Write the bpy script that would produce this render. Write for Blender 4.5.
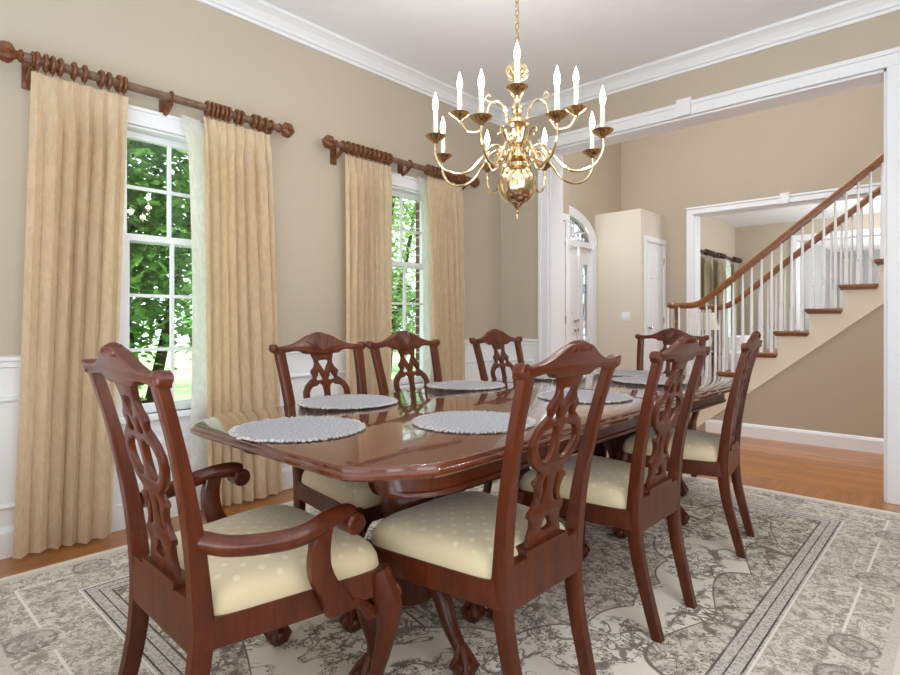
import bpy, bmesh, math, random
from mathutils import Vector, Matrix
for o in list(bpy.data.objects):
    bpy.data.objects.remove(o)
SC = bpy.context.scene
COL = SC.collection
PI = math.pi
rng = random.Random(7)

# ------------------------------------------------------------------ camera, world, sun, area lights, exposure
cam_data = bpy.data.cameras.new('camera')
cam = bpy.data.objects.new('camera', cam_data)
COL.objects.link(cam)
cam.location = (3.285, -4.288, 1.09)
cam.rotation_euler = (PI / 2, 0, math.radians(42.6))
cam_data.sensor_width = 36
cam_data.lens = 566 / 900 * 36
cam_data.shift_y = -0.01833
cam_data.clip_start = 0.05
SC.camera = cam

world = bpy.data.worlds.new('sky')
SC.world = world
world.use_nodes = True
wn = world.node_tree
bg = wn.nodes['Background']
bg.inputs[0].default_value = (0.86, 0.93, 1.0, 1)
bg.inputs[1].default_value = 3.4

def lamp(name, kind, loc, direction, energy, color=(1, 1, 1), sx=1, sy=1, angle=0.02, radius=0.05):
    d = bpy.data.lights.new(name, kind)
    d.energy = energy
    d.color = color
    if kind == 'AREA':
        d.shape = 'RECTANGLE'; d.size = sx; d.size_y = sy
    elif kind == 'SUN':
        d.angle = angle
    else:
        d.shadow_soft_size = radius
    o = bpy.data.objects.new(name, d)
    COL.objects.link(o)
    o.location = loc
    o.rotation_euler = Vector(direction).to_track_quat('-Z', 'Y').to_euler()
    return o

lamp('sun', 'SUN', (0, 0, 10), (-0.15, 0.45, -1.0), 6.0, (1.0, 0.96, 0.88))
lamp('rear_fill', 'AREA', (2.9, -5.95, 1.75), (0, 1, -0.05), 21, (0.88, 0.95, 1.0), 3.4, 2.2)  # added area fill behind the camera; the back wall has no window
lamp('side_fill', 'AREA', (4.75, -3.0, 1.8), (-1, 0.75, -0.04), 66, (0.90, 0.96, 1.0), 3.0, 2.2)  # unseen fill added along the right wall, which is built without windows
lamp('ceiling_fill', 'AREA', (2.9, -5.0, 0.75), (-0.1, 0.35, 1), 78, (0.72, 0.88, 1.0), 2.6, 1.4)  # added upward fill to brighten the ceiling; no fixture stands here
lamp('foyer_top_fill', 'AREA', (1.6, 1.0, 4.9), (0.05, 0.25, -1), 106, (0.88, 0.94, 1.0), 3.0, 1.4)  # added overhead fill for the hall; no upper window is built
lamp('hall_fill', 'AREA', (4.85, 1.0, 1.7), (-1, 0.0, -0.1), 20, (0.92, 0.96, 1.0), 1.4, 2.2)  # fill added in the hall, aimed at the entry; no window behind it
lamp('entry_transom_daylight', 'AREA', (-0.62, 2.2, 2.2), (1, 0.15, -0.15), 4, (0.95, 0.98, 1.0), 1.4, 0.5)
lamp('living_room_fill', 'AREA', (3.0, 5.8, 2.2), (-1, 0.1, 0.1), 60, (0.95, 0.98, 1.0), 2.0, 1.2)  # added fill standing inside the living room, aimed at its window wall
lamp('far_room_fill', 'AREA', (3.0, 10.0, 1.8), (-0.6, 0.3, 0.35), 75, (1.0, 0.98, 0.95), 2.0, 1.6)  # unseen area light added to brighten the farthest room

SC.view_settings.view_transform = 'Standard'
SC.view_settings.look = 'None'
SC.view_settings.exposure = 0.2
SC.view_settings.gamma = 1.0
SC.view_settings.use_curve_mapping = False
SC.cycles.max_bounces = 8
SC.cycles.diffuse_bounces = 5
SC.cycles.glossy_bounces = 4
SC.cycles.transparent_max_bounces = 16
SC.cycles.sample_clamp_indirect = 6.0
SC.cycles.use_denoising = True

# ------------------------------------------------------------------ materials
def lin(r, g, b):
    f = lambda c: (c / 255 / 12.92) if c <= 10 else ((c / 255 + 0.055) / 1.055) ** 2.4
    return (f(r), f(g), f(b), 1)

class NT:
    def __init__(self, name):
        self.m = bpy.data.materials.new(name)
        self.m.use_nodes = True
        self.t = self.m.node_tree
        self.b = self.t.nodes['Principled BSDF']
        self.out = self.t.nodes['Material Output']
    def n(self, typ, **kw):
        nd = self.t.nodes.new(typ)
        for k, v in kw.items():
            setattr(nd, k, v)
        return nd
    def put(self, sock, v):
        if v is None: return
        if hasattr(v, 'is_linked') or hasattr(v, 'links'):
            self.t.links.new(v, sock)
        else:
            sock.default_value = v
    def math(self, op, a, b=None, c=None, clamp=False):
        nd = self.n('ShaderNodeMath', operation=op, use_clamp=clamp)
        self.put(nd.inputs[0], a)
        if b is not None: self.put(nd.inputs[1], b)
        if c is not None: self.put(nd.inputs[2], c)
        return nd.outputs[0]
    def vmath(self, op, a, b=None):
        nd = self.n('ShaderNodeVectorMath', operation=op)
        self.put(nd.inputs[0], a)
        if b is not None: self.put(nd.inputs[1], b)
        return nd.outputs[0]
    def coord(self, which='Object', scale=None):
        c = self.n('ShaderNodeTexCoord').outputs[which]
        if scale:
            mp = self.n('ShaderNodeMapping')
            mp.inputs['Scale'].default_value = scale
            self.t.links.new(c, mp.inputs[0])
            c = mp.outputs[0]
        return c
    def noise(self, vec, scale, detail=4, rough=0.55, dist=0.0):
        nd = self.n('ShaderNodeTexNoise')
        if vec is not None: self.t.links.new(vec, nd.inputs['Vector'])
        nd.inputs['Scale'].default_value = scale
        nd.inputs['Detail'].default_value = detail
        nd.inputs['Roughness'].default_value = rough
        nd.inputs['Distortion'].default_value = dist
        return nd.outputs['Fac']
    def ramp(self, fac, stops):
        nd = self.n('ShaderNodeValToRGB')
        els = nd.color_ramp.elements
        while len(els) < len(stops): els.new(0.5)
        for e, (p, c) in zip(els, stops):
            e.position = p; e.color = c
        self.t.links.new(fac, nd.inputs[0])
        return nd.outputs[0]
    def mix(self, fac, a, b):
        nd = self.n('ShaderNodeMix', data_type='RGBA')
        self.put(nd.inputs[0], fac)
        self.put(nd.inputs[6], a)
        self.put(nd.inputs[7], b)
        return nd.outputs[2]
    def smooth(self, x, lo, hi):
        nd = self.n('ShaderNodeMapRange', interpolation_type='SMOOTHSTEP')
        self.put(nd.inputs[0], x)
        nd.inputs[1].default_value = lo; nd.inputs[2].default_value = hi
        nd.inputs[3].default_value = 0; nd.inputs[4].default_value = 1
        return nd.outputs[0]
    def bump(self, h, strength=0.2, dist=0.01):
        nd = self.n('ShaderNodeBump')
        nd.inputs['Strength'].default_value = strength
        nd.inputs['Distance'].default_value = dist
        self.t.links.new(h, nd.inputs['Height'])
        self.t.links.new(nd.outputs[0], self.b.inputs['Normal'])
    def base(self, c): self.put(self.b.inputs['Base Color'], c)
    def set(self, **kw):
        for k, v in kw.items():
            self.put(self.b.inputs[k.replace('_', ' ')], v)

def plain(name, rgb, rough=0.5, spec=0.5, metallic=0.0, var=0.03, bump=0.0, bscale=200):
    t = NT(name)
    c = lin(*rgb)
    nz = t.noise(t.coord(), 3.0, 3)
    k = 1 - var * 2
    t.base(t.mix(nz, (c[0] * k, c[1] * k, c[2] * k, 1), (min(1, c[0] * (1 + var * 2)), min(1, c[1] * (1 + var * 2)), min(1, c[2] * (1 + var * 2)), 1)))
    t.set(Roughness=rough, Metallic=metallic)
    t.b.inputs['Specular IOR Level'].default_value = spec
    if bump:
        t.bump(t.noise(t.coord(), bscale, 2), bump, 0.002)
    return t.m

def wood(name, dark, mid, light, scale=(9, 9, 1.3), rough=0.3, coat=0.4, coat_rough=0.12):
    t = NT(name)
    v = t.coord('Object', scale)
    g = t.noise(v, 3.0, 6, 0.6, 0.6)
    f = t.noise(v, 14.0, 3, 0.6, 0.2)
    s = t.math('ADD', t.math('MULTIPLY', g, 0.7), t.math('MULTIPLY', f, 0.3))
    t.base(t.ramp(s, [(0.32, lin(*dark)), (0.5, lin(*mid)), (0.7, lin(*light))]))
    t.set(Roughness=rough)
    t.b.inputs['Specular IOR Level'].default_value = 0.35
    t.b.inputs['Coat Weight'].default_value = coat
    t.b.inputs['Coat Roughness'].default_value = coat_rough
    return t.m

M = {}
M['wall'] = plain('beige_wall_paint', (190, 178, 160), 0.75, 0.25, var=0.012, bump=0.06)
M['wall_foyer'] = plain('taupe_wall_paint', (187, 172, 152), 0.75, 0.25, var=0.012, bump=0.06)
M['wall_closet'] = plain('cream_wall_paint', (218, 208, 192), 0.7, 0.25, var=0.01)
M['wall_blue'] = plain('grey_blue_wall_paint', (158, 163, 164), 0.7, 0.25, var=0.01)
M['ceiling'] = plain('ceiling_paint', (240, 241, 244), 0.85, 0.2, var=0.008)
M['trim'] = plain('white_trim_paint', (236, 237, 240), 0.38, 0.45, var=0.008)
M['stringer'] = plain('cream_stringer_paint', (232, 221, 203), 0.5, 0.4, var=0.01)
M['mahogany'] = wood('mahogany', (64, 25, 10), (83, 34, 14), (102, 45, 19), rough=0.34, coat=0.15, coat_rough=0.1)
M['table_wood'] = wood('polished_mahogany', (76, 34, 17), (92, 42, 22), (104, 50, 28), scale=(7, 1.1, 2), rough=0.2, coat=1.0, coat_rough=0.045)
M['rod_wood'] = wood('carved_oak', (78, 42, 20), (110, 62, 32), (142, 88, 48), scale=(9, 9, 9), rough=0.4, coat=0.3)
M['rod_grey'] = wood('grey_brown_rod', (92, 66, 50), (116, 88, 70), (134, 108, 90), rough=0.35, coat=0.3)
M['oak_stair'] = wood('honey_oak', (104, 62, 30), (130, 80, 42), (150, 98, 54), scale=(1.5, 9, 9), rough=0.35, coat=0.3)
M['brass'] = plain('polished_brass', (228, 206, 168), 0.15, 0.5, 1.0, var=0.03)
M['brass_dark'] = plain('aged_brass', (196, 166, 116), 0.22, 0.5, 1.0, var=0.05)
M['candle'] = plain('ivory_candle_sleeve', (206, 196, 184), 0.5, 0.4, var=0.01)
M['chrome'] = plain('brushed_nickel', (190, 188, 184), 0.25, 0.5, 1.0, var=0.02)
M['bark'] = plain('tree_bark', (74, 62, 54), 0.9, 0.2, var=0.25, bump=0.5, bscale=40)
M['sofa'] = plain('white_upholstery', (222, 220, 216), 0.9, 0.2, var=0.02, bump=0.15)
M['olive_cloth'] = plain('olive_curtain_cloth', (204, 192, 168), 0.9, 0.2, var=0.05)
M['shade'] = plain('cream_lamp_shade', (246, 238, 222), 0.8, 0.2, var=0.01)
M['dark'] = plain('dark_brown_wood', (70, 48, 36), 0.4, 0.4, var=0.05)

def emission_mat(name, rgb, strength):
    t = NT(name)
    t.b.inputs['Base Color'].default_value = rgb
    t.b.inputs['Emission Color'].default_value = rgb
    t.b.inputs['Emission Strength'].default_value = strength
    return t.m
M['bulb'] = emission_mat('lit_bulb', (1.0, 0.9, 0.74, 1), 7.0)

def glass_mat(name, tint=(0.97, 0.99, 1, 1), gloss=0.05):
    t = NT(name)
    tr = t.n('ShaderNodeBsdfTransparent'); tr.inputs[0].default_value = tint
    gl = t.n('ShaderNodeBsdfGlossy'); gl.inputs['Roughness'].default_value = 0.02
    ms = t.n('ShaderNodeMixShader'); ms.inputs[0].default_value = gloss
    t.t.links.new(tr.outputs[0], ms.inputs[1]); t.t.links.new(gl.outputs[0], ms.inputs[2])
    t.t.links.new(ms.outputs[0], t.out.inputs[0])
    return t.m
M['glass'] = glass_mat('window_glass')

def leaded_glass():
    t = NT('leaded_glass')
    vo = t.n('ShaderNodeTexVoronoi', feature='DISTANCE_TO_EDGE')
    t.t.links.new(t.coord('Object', (1, 14, 9)), vo.inputs['Vector'])
    vo.inputs['Scale'].default_value = 1.0
    lead = t.smooth(vo.outputs['Distance'], 0.06, 0.03)
    vc = t.n('ShaderNodeTexVoronoi')
    t.t.links.new(t.coord('Object', (1, 14, 9)), vc.inputs['Vector'])
    vc.inputs['Scale'].default_value = 1.0
    col = t.ramp(vc.outputs['Color'], [(0.1, (0.55, 0.45, 0.44, 1)), (0.5, (0.8, 0.82, 0.84, 1)), (0.8, (0.5, 0.52, 0.56, 1))])
    tl = t.n('ShaderNodeBsdfTransparent'); t.t.links.new(t.mix(lead, col, (0.15, 0.14, 0.13, 1)), tl.inputs[0])
    df = t.n('ShaderNodeBsdfGlossy'); df.inputs['Roughness'].default_value = 0.3; df.inputs[0].default_value = (0.7, 0.7, 0.72, 1)
    ms = t.n('ShaderNodeMixShader'); ms.inputs[0].default_value = 0.25
    t.t.links.new(tl.outputs[0], ms.inputs[1]); t.t.links.new(df.outputs[0], ms.inputs[2])
    t.t.links.new(ms.outputs[0], t.out.inputs[0])
    return t.m
M['leaded'] = leaded_glass()

def floor_mat(name, along_x):
    t = NT(name)
    c = t.coord()
    mp = t.n('ShaderNodeMapping')
    if not along_x: mp.inputs['Rotation'].default_value = (0, 0, PI / 2)
    t.t.links.new(c, mp.inputs[0])
    br = t.n('ShaderNodeTexBrick')
    br.inputs['Scale'].default_value = 1.0
    br.inputs['Brick Width'].default_value = 0.9
    br.inputs['Row Height'].default_value = 0.057
    br.inputs['Mortar Size'].default_value = 0.0012
    br.inputs['Color1'].default_value = (0, 0, 0, 1)
    br.inputs['Color2'].default_value = (1, 1, 1, 1)
    br.inputs['Mortar'].default_value = (0, 0, 0, 1)
    br.offset = 0.37
    t.t.links.new(mp.outputs[0], br.inputs['Vector'])
    gm = t.n('ShaderNodeMapping'); gm.inputs['Scale'].default_value = (1.5, 22, 1)
    t.t.links.new(mp.outputs[0], gm.inputs[0])
    g = t.noise(gm.outputs[0], 3, 5, 0.6, 0.5)
    s = t.math('ADD', t.math('MULTIPLY', br.outputs['Color'], 0.3), t.math('MULTIPLY', g, 0.75))
    col = t.ramp(s, [(0.25, lin(124, 72, 30)), (0.5, lin(160, 100, 46)), (0.8, lin(184, 126, 68))])
    t.base(t.mix(t.math('MULTIPLY', br.outputs['Fac'], 0.5), col, lin(120, 72, 36)))
    t.set(Roughness=0.3)
    t.b.inputs['Coat Weight'].default_value = 0.3
    t.b.inputs['Coat Roughness'].default_value = 0.15
    return t.m
M['floor'] = floor_mat('oak_floor_boards', False)
M['floor_x'] = floor_mat('oak_hall_floor_boards', True)

def brick_mat():
    t = NT('red_brick')
    c = t.coord()
    sp = t.n('ShaderNodeSeparateXYZ'); t.t.links.new(c, sp.inputs[0])
    cb = t.n('ShaderNodeCombineXYZ')
    t.t.links.new(t.math('ADD', sp.outputs[0], sp.outputs[1]), cb.inputs[0]); t.t.links.new(sp.outputs[2], cb.inputs[1])
    br = t.n('ShaderNodeTexBrick')
    br.inputs['Scale'].default_value = 1
    br.inputs['Brick Width'].default_value = 0.21; br.inputs['Row Height'].default_value = 0.075
    br.inputs['Mortar Size'].default_value = 0.006
    br.inputs['Color1'].default_value = lin(118, 66, 54); br.inputs['Color2'].default_value = lin(84, 54, 50)
    br.inputs['Mortar'].default_value = lin(178, 172, 164)
    t.t.links.new(cb.outputs[0], br.inputs['Vector'])
    t.base(br.outputs['Color']); t.set(Roughness=0.9)
    return t.m
M['brick'] = brick_mat()

def leaf_mat(name, a, b, c):
    t = NT(name)
    g = t.noise(t.coord(), 7, 2, 0.6)
    col = t.ramp(g, [(0.3, lin(*a)), (0.5, lin(*b)), (0.72, lin(*c))])
    t.base(col); t.set(Roughness=0.5)
    tl = t.n('ShaderNodeBsdfTranslucent'); t.t.links.new(col, tl.inputs[0])
    ms = t.n('ShaderNodeMixShader'); ms.inputs[0].default_value = 0.4
    t.t.links.new(t.b.outputs[0], ms.inputs[1]); t.t.links.new(tl.outputs[0], ms.inputs[2])
    t.t.links.new(ms.outputs[0], t.out.inputs[0])
    return t.m
M['leaf'] = leaf_mat('green_leaves', (74, 128, 52), (112, 168, 78), (160, 204, 112))
M['leaf_pale'] = leaf_mat('pale_green_leaves', (118, 158, 92), (160, 194, 126), (198, 218, 160))
def lawn_mat():
    t = NT('lawn_grass')
    g = t.noise(t.coord(), 1.2, 5, 0.6)
    t.base(t.ramp(g, [(0.3, lin(112, 150, 86)), (0.6, lin(150, 184, 120)), (0.8, lin(184, 206, 152))]))
    t.set(Roughness=0.9)
    t.bump(t.noise(t.coord(), 60, 3), 0.6, 0.03)
    return t.m
M['lawn'] = lawn_mat()

def curtain_mat(name, rgb, trans=0.25):
    t = NT(name)
    c = lin(*rgb)
    v = t.coord('Object', (14, 14, 6))
    d = t.noise(v, 1.6, 3, 0.6, 1.6)
    pat = t.smooth(d, 0.47, 0.55)
    weave = t.noise(t.coord('Object', (1, 1, 0.25)), 260, 2)
    k = t.math('ADD', t.math('MULTIPLY', pat, 0.5), t.math('MULTIPLY', weave, 0.5))
    col = t.mix(k, (c[0] * 0.9, c[1] * 0.885, c[2] * 0.85, 1), (c[0] * 1.03, c[1] * 1.03, c[2] * 1.03, 1))
    t.base(col); t.set(Roughness=0.75)
    t.b.inputs['Sheen Weight'].default_value = 0.15
    t.bump(weave, 0.2, 0.002)
    tl = t.n('ShaderNodeBsdfTranslucent'); t.t.links.new(col, tl.inputs[0])
    ms = t.n('ShaderNodeMixShader'); ms.inputs[0].default_value = trans
    t.t.links.new(t.b.outputs[0], ms.inputs[1]); t.t.links.new(tl.outputs[0], ms.inputs[2])
    t.t.links.new(ms.outputs[0], t.out.inputs[0])
    return t.m
M['curtain'] = curtain_mat('gold_damask_curtain', (250, 234, 210), 0.3)
M['lining'] = curtain_mat('white_curtain_lining', (250, 249, 247), 0.5)

def seat_mat():
    t = NT('cream_dotted_seat_fabric')
    c = t.coord()
    sp = t.n('ShaderNodeSeparateXYZ'); t.t.links.new(c, sp.inputs[0])
    P = 0.062
    row = t.math('FLOOR', t.math('DIVIDE', sp.outputs[1], P * 0.5))
    off = t.math('MULTIPLY', t.math('MODULO', t.math('ABSOLUTE', row), 2.0), 0.5)
    u = t.math('SUBTRACT', t.math('FRACT', t.math('ADD', t.math('DIVIDE', sp.outputs[0], P), t.math('ADD', off, 20.0))), 0.5)
    v = t.math('SUBTRACT', t.math('FRACT', t.math('DIVIDE', t.math('ADD', sp.outputs[1], 10 * P), P * 0.5)), 0.5)
    r2 = t.math('ADD', t.math('POWER', t.math('MULTIPLY', u, P), 2.0), t.math('POWER', t.math('MULTIPLY', v, P * 0.5), 2.0))
    nz_ = t.n('ShaderNodeSeparateXYZ'); t.t.links.new(t.n('ShaderNodeNewGeometry').outputs['Normal'], nz_.inputs[0])
    dot = t.math('MULTIPLY', t.smooth(t.math('SQRT', r2), 0.0098, 0.006), t.smooth(nz_.outputs[2], 0.55, 0.8))
    n = t.noise(c, 5, 3)
    basec = t.mix(n, lin(206, 187, 150), lin(218, 200, 164))
    t.base(t.mix(t.math('MULTIPLY', dot, 0.6), basec, lin(236, 222, 196)))
    t.set(Roughness=0.55)
    t.b.inputs['Sheen Weight'].default_value = 0.3
    t.bump(t.noise(c, 300, 2), 0.12, 0.001)
    return t.m
M['seat'] = seat_mat()

def mat_fibre():
    t = NT('blue_grey_braided_fibre')
    c = t.coord()
    sp = t.n('ShaderNodeSeparateXYZ'); t.t.links.new(c, sp.inputs[0])
    r = t.math('SQRT', t.math('ADD', t.math('POWER', sp.outputs[0], 2.0), t.math('POWER', sp.outputs[1], 2.0)))
    rings = t.math('SINE', t.math('MULTIPLY', r, 520.0))
    n = t.noise(c, 130, 3, 0.7)
    k = t.math('ADD', t.math('MULTIPLY', rings, 0.03), n)
    t.base(t.ramp(k, [(0.3, lin(120, 119, 126)), (0.52, lin(160, 160, 166)), (0.75, lin(198, 196, 197))]))
    t.set(Roughness=0.95)
    t.bump(t.math('ADD', t.math('MULTIPLY', rings, 0.3), t.math('MULTIPLY', n, 2.0)), 0.35, 0.002)
    return t.m
M['mat'] = mat_fibre()
M['mat_fringe'] = plain('cream_grey_fringe', (190, 183, 178), 0.95, 0.1, var=0.3)

RUG_CX, RUG_CY, RUG_HX, RUG_HY = 1.72, -2.115, 1.43, 1.875
def rug_mat():
    t = NT('oriental_rug_pile')
    c = t.coord()
    sp = t.n('ShaderNodeSeparateXYZ'); t.t.links.new(c, sp.inputs[0])
    ax, ay = t.math('ABSOLUTE', sp.outputs[0]), t.math('ABSOLUTE', sp.outputs[1])
    ex, ey = t.math('SUBTRACT', RUG_HX, ax), t.math('SUBTRACT', RUG_HY, ay)
    e = t.math('MINIMUM', ex, ey)
    cb = t.n('ShaderNodeCombineXYZ'); t.t.links.new(ax, cb.inputs[0]); t.t.links.new(ay, cb.inputs[1])
    sym = cb.outputs[0]                                  # mirrored coordinates: a rug repeats itself in its four quarters
    wob = t.n('ShaderNodeTexNoise'); wob.inputs['Scale'].default_value = 6; wob.inputs['Detail'].default_value = 3
    t.t.links.new(sym, wob.inputs['Vector'])
    symw = t.vmath('ADD', sym, t.vmath('SCALE', wob.outputs['Color']))
    symw.node.inputs[1].links[0].from_node.inputs['Scale'].default_value = 0.05
    def flowers(scale, petals, size, vec, keep):
        vo = t.n('ShaderNodeTexVoronoi', voronoi_dimensions='2D')
        vo.inputs['Scale'].default_value = scale; vo.inputs['Randomness'].default_value = 0.75
        t.t.links.new(vec, vo.inputs['Vector'])
        d = t.vmath('SUBTRACT', vec, vo.outputs['Position'])
        s2 = t.n('ShaderNodeSeparateXYZ'); t.t.links.new(d, s2.inputs[0])
        ang = t.math('ARCTAN2', s2.outputs[1], s2.outputs[0])
        rad = t.math('MULTIPLY', vo.outputs['Distance'], 1.0)
        sc = t.n('ShaderNodeSeparateColor'); t.t.links.new(vo.outputs['Color'], sc.inputs[0])
        ph = t.math('MULTIPLY', sc.outputs[0], 6.0)
        pet = t.math('ADD', 0.72, t.math('MULTIPLY', 0.28, t.math('COSINE', t.math('ADD', t.math('MULTIPLY', ang, petals), ph))))
        R = t.math('MULTIPLY', pet, t.math('ADD', size * 0.6, t.math('MULTIPLY', sc.outputs[1], size * 0.6)))
        q = t.math('DIVIDE', rad, R)
        inside = t.smooth(q, 1.05, 0.92)
        ringA = t.math('MULTIPLY', t.smooth(q, 0.72, 0.82), inside)
        core = t.smooth(q, 0.36, 0.26)
        k = t.math('MULTIPLY', t.math('GREATER_THAN', sc.outputs[2], keep), t.math('MAXIMUM', ringA, core))
        fill = t.math('MULTIPLY', t.math('GREATER_THAN', sc.outputs[2], keep), inside)
        return k, fill
    def vines(scale, width, vec, det=1.5):
        n1 = t.noise(vec, scale, det, 0.5, 0.8)
        return t.smooth(t.math('ABSOLUTE', t.math('SUBTRACT', n1, 0.5)), width, width * 0.45)
    f1, g1 = flowers(9.0, 6.0, 0.38, sym, 0.05)
    f2, g2 = flowers(20.0, 5.0, 0.40, sym, 0.08)
    f3, g3 = flowers(40.0, 5.0, 0.42, sym, 0.15)
    v1 = vines(5.0, 0.018, symw)
    v2 = vines(11.0, 0.024, symw, 1.0)
    v3 = vines(22.0, 0.06, symw, 1.0)
    speck = t.smooth(t.noise(sym, 80, 2, 0.6), 0.53, 0.58)
    line_field = t.math('MAXIMUM', t.math('MAXIMUM', f1, f2), t.math('MULTIPLY', t.math('MAXIMUM', v1, v2), 0.9))
    dens = t.smooth(t.noise(sym, 3.4, 1.5, 0.5, 0.3), 0.43, 0.47)
    rr = t.math('SQRT', t.math('ADD', t.math('POWER', t.math('MULTIPLY', sp.outputs[0], 1.25), 2.0), t.math('POWER', sp.outputs[1], 2.0)))
    ang0 = t.math('ARCTAN2', sp.outputs[1], sp.outputs[0])
    lob = t.math('MULTIPLY', 0.05, t.math('ABSOLUTE', t.math('COSINE', t.math('MULTIPLY', ang0, 8.0))))
    medd = t.math('ADD', rr, lob)
    med = t.smooth(medd, 0.80, 0.78)
    B0 = 0.46
    fx, fy = t.math('SUBTRACT', ex, B0), t.math('SUBTRACT', ey, B0)
    corner_d = t.math('SQRT', t.math('ADD', t.math('POWER', fx, 2.0), t.math('POWER', fy, 2.0)))
    clob = t.math('MULTIPLY', 0.09, t.math('ABSOLUTE', t.math('COSINE', t.math('MULTIPLY', t.math('ARCTAN2', fy, fx), 7.0))))
    cdd = t.math('ADD', corner_d, clob)
    corner = t.smooth(cdd, 0.62, 0.60)
    edgew = t.math('ADD', t.math('MULTIPLY', 0.10, t.math('ABSOLUTE', t.math('SINE', t.math('MULTIPLY', t.math('ADD', ax, ay), 7.0)))), 0.09)
    sdd = t.math('SUBTRACT', t.math('MINIMUM', fx, fy), edgew)
    scallop = t.smooth(sdd, 0.008, -0.008)
    rich = t.math('MAXIMUM', t.math('MAXIMUM', med, corner), scallop)
    amount = t.math('MAXIMUM', dens, rich)
    mask_field = t.math('MULTIPLY', line_field, amount)
    extra = t.math('MULTIPLY', rich, t.math('MAXIMUM', t.math('MULTIPLY', f3, 0.7), t.math('MAXIMUM', t.math('MULTIPLY', v3, 0.45), t.math('MULTIPLY', speck, 0.2))))
    mask_field = t.math('MAXIMUM', mask_field, extra)
    def edge_line(d, c0):
        return t.smooth(t.math('ABSOLUTE', t.math('SUBTRACT', d, c0)), 0.007, 0.003)
    outline = t.math('MAXIMUM', edge_line(sdd, 0.0), t.math('MAXIMUM', edge_line(cdd, 0.61), edge_line(medd, 0.79)))
    mask_field = t.math('MAXIMUM', mask_field, outline)
    dark = t.mix(t.noise(sym, 3, 2), lin(78, 69, 61), lin(124, 109, 94))
    warm = t.smooth(t.noise(sym, 5, 2), 0.48, 0.58)
    ground = t.mix(t.noise(c, 2.5, 4), lin(228, 220, 207), lin(238, 231, 220))
    ground = t.mix(t.math('MULTIPLY', rich, 0.5), ground, lin(208, 198, 184))
    fill = t.math('MULTIPLY', t.math('MAXIMUM', g1, g2), amount)
    field = t.mix(t.math('MULTIPLY', fill, 0.4), ground, t.mix(warm, lin(158, 150, 142), lin(178, 156, 128)))
    field = t.mix(t.math('MULTIPLY', mask_field, 0.88), field, dark)
    # main border
    bmask = t.math('MAXIMUM', t.math('MAXIMUM', f2, f1), t.math('MAXIMUM', t.math('MULTIPLY', t.math('MAXIMUM', f3, v3), 0.6), v2))
    bground = t.mix(t.noise(c, 3, 3), lin(206, 197, 185), lin(220, 211, 199))
    border = t.mix(t.math('MULTIPLY', t.math('MAXIMUM', g1, g2), 0.3), bground, lin(160, 152, 144))
    border = t.mix(t.math('MULTIPLY', bmask, 0.62), border, lin(108, 97, 86))
    lightv = vines(13.0, 0.024, t.vmath('ADD', symw, (3.3, 1.7, 0)), 0.5)
    border = t.mix(t.math('MULTIPLY', lightv, 0.75), border, lin(226, 221, 214))
    # guard stripes
    gmask = t.math('MAXIMUM', f3, t.math('MULTIPLY', speck, 0.7))
    guard = t.mix(t.math('MULTIPLY', gmask, 0.75), lin(206, 199, 190), lin(104, 96, 90))
    def band(lo, hi):
        return t.math('MULTIPLY', t.math('GREATER_THAN', e, lo), t.math('LESS_THAN', e, hi))
    col = field
    col = t.mix(t.math('LESS_THAN', e, B0), col, guard)
    col = t.mix(band(B0 - 0.006, B0 + 0.002), col, lin(104, 96, 90))
    col = t.mix(band(0.377, 0.383), col, lin(84, 78, 74))
    col = t.mix(band(0.418, 0.423), col, lin(84, 78, 74))
    col = t.mix(t.math('LESS_THAN', e, 0.370), col, border)
    col = t.mix(band(0.362, 0.370), col, lin(228, 223, 216))
    along = t.math('ADD', t.math('MULTIPLY', t.math('GREATER_THAN', ex, ey), ax), t.math('MULTIPLY', t.math('GREATER_THAN', ey, ex), ay))
    ph_ = t.math('FRACT', t.math('MULTIPLY', along, 1.55))
    col = t.mix(t.math('MULTIPLY', band(0.186, 0.196), t.math('GREATER_THAN', ph_, 0.30)), col, lin(230, 225, 218))
    # rosettes between the dashes
    rd = t.math('SQRT', t.math('ADD', t.math('POWER', t.math('DIVIDE', t.math('SUBTRACT', ph_, 0.18), 1.55), 2.0), t.math('POWER', t.math('SUBTRACT', e, 0.15), 2.0)))
    col = t.mix(t.math('MULTIPLY', t.smooth(rd, 0.075, 0.068), 0.3), col, lin(150, 142, 134))
    col = t.mix(t.math('MULTIPLY', edge_line(rd, 0.07), 0.5), col, lin(100, 92, 86))
    col = t.mix(t.math('MULTIPLY', edge_line(rd, 0.032), 0.4), col, lin(104, 96, 90))
    col = t.mix(t.math('LESS_THAN', e, 0.075), col, t.mix(t.math('MULTIPLY', speck, 0.3), lin(206, 199, 188), lin(160, 152, 144)))
    col = t.mix(t.math('LESS_THAN', e, 0.04), col, lin(220, 213, 199))
    wear = t.math('MULTIPLY', t.smooth(t.noise(c, 9, 4, 0.7), 0.5, 0.75), 0.35)
    col = t.mix(wear, col, lin(214, 208, 200))
    t.base(col); t.set(Roughness=0.95)
    t.b.inputs['Specular IOR Level'].default_value = 0.1
    t.bump(t.noise(c, 500, 2), 0.25, 0.003)
    return t.m
M['rug'] = rug_mat()

# ------------------------------------------------------------------ mesh helpers
def build(name, bm, mat, parent=None, smooth=True, loc=None, angle=40):
    me = bpy.data.meshes.new(name)
    bmesh.ops.recalc_face_normals(bm, faces=bm.faces)
    bm.to_mesh(me); bm.free()
    me.materials.append(mat)
    if smooth:
        for p in me.polygons: p.use_smooth = True
        me.set_sharp_from_angle(angle=math.radians(angle))
    o = bpy.data.objects.new(name, me)
    COL.objects.link(o)
    if parent: o.parent = parent
    if loc: o.location = loc
    return o

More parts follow.
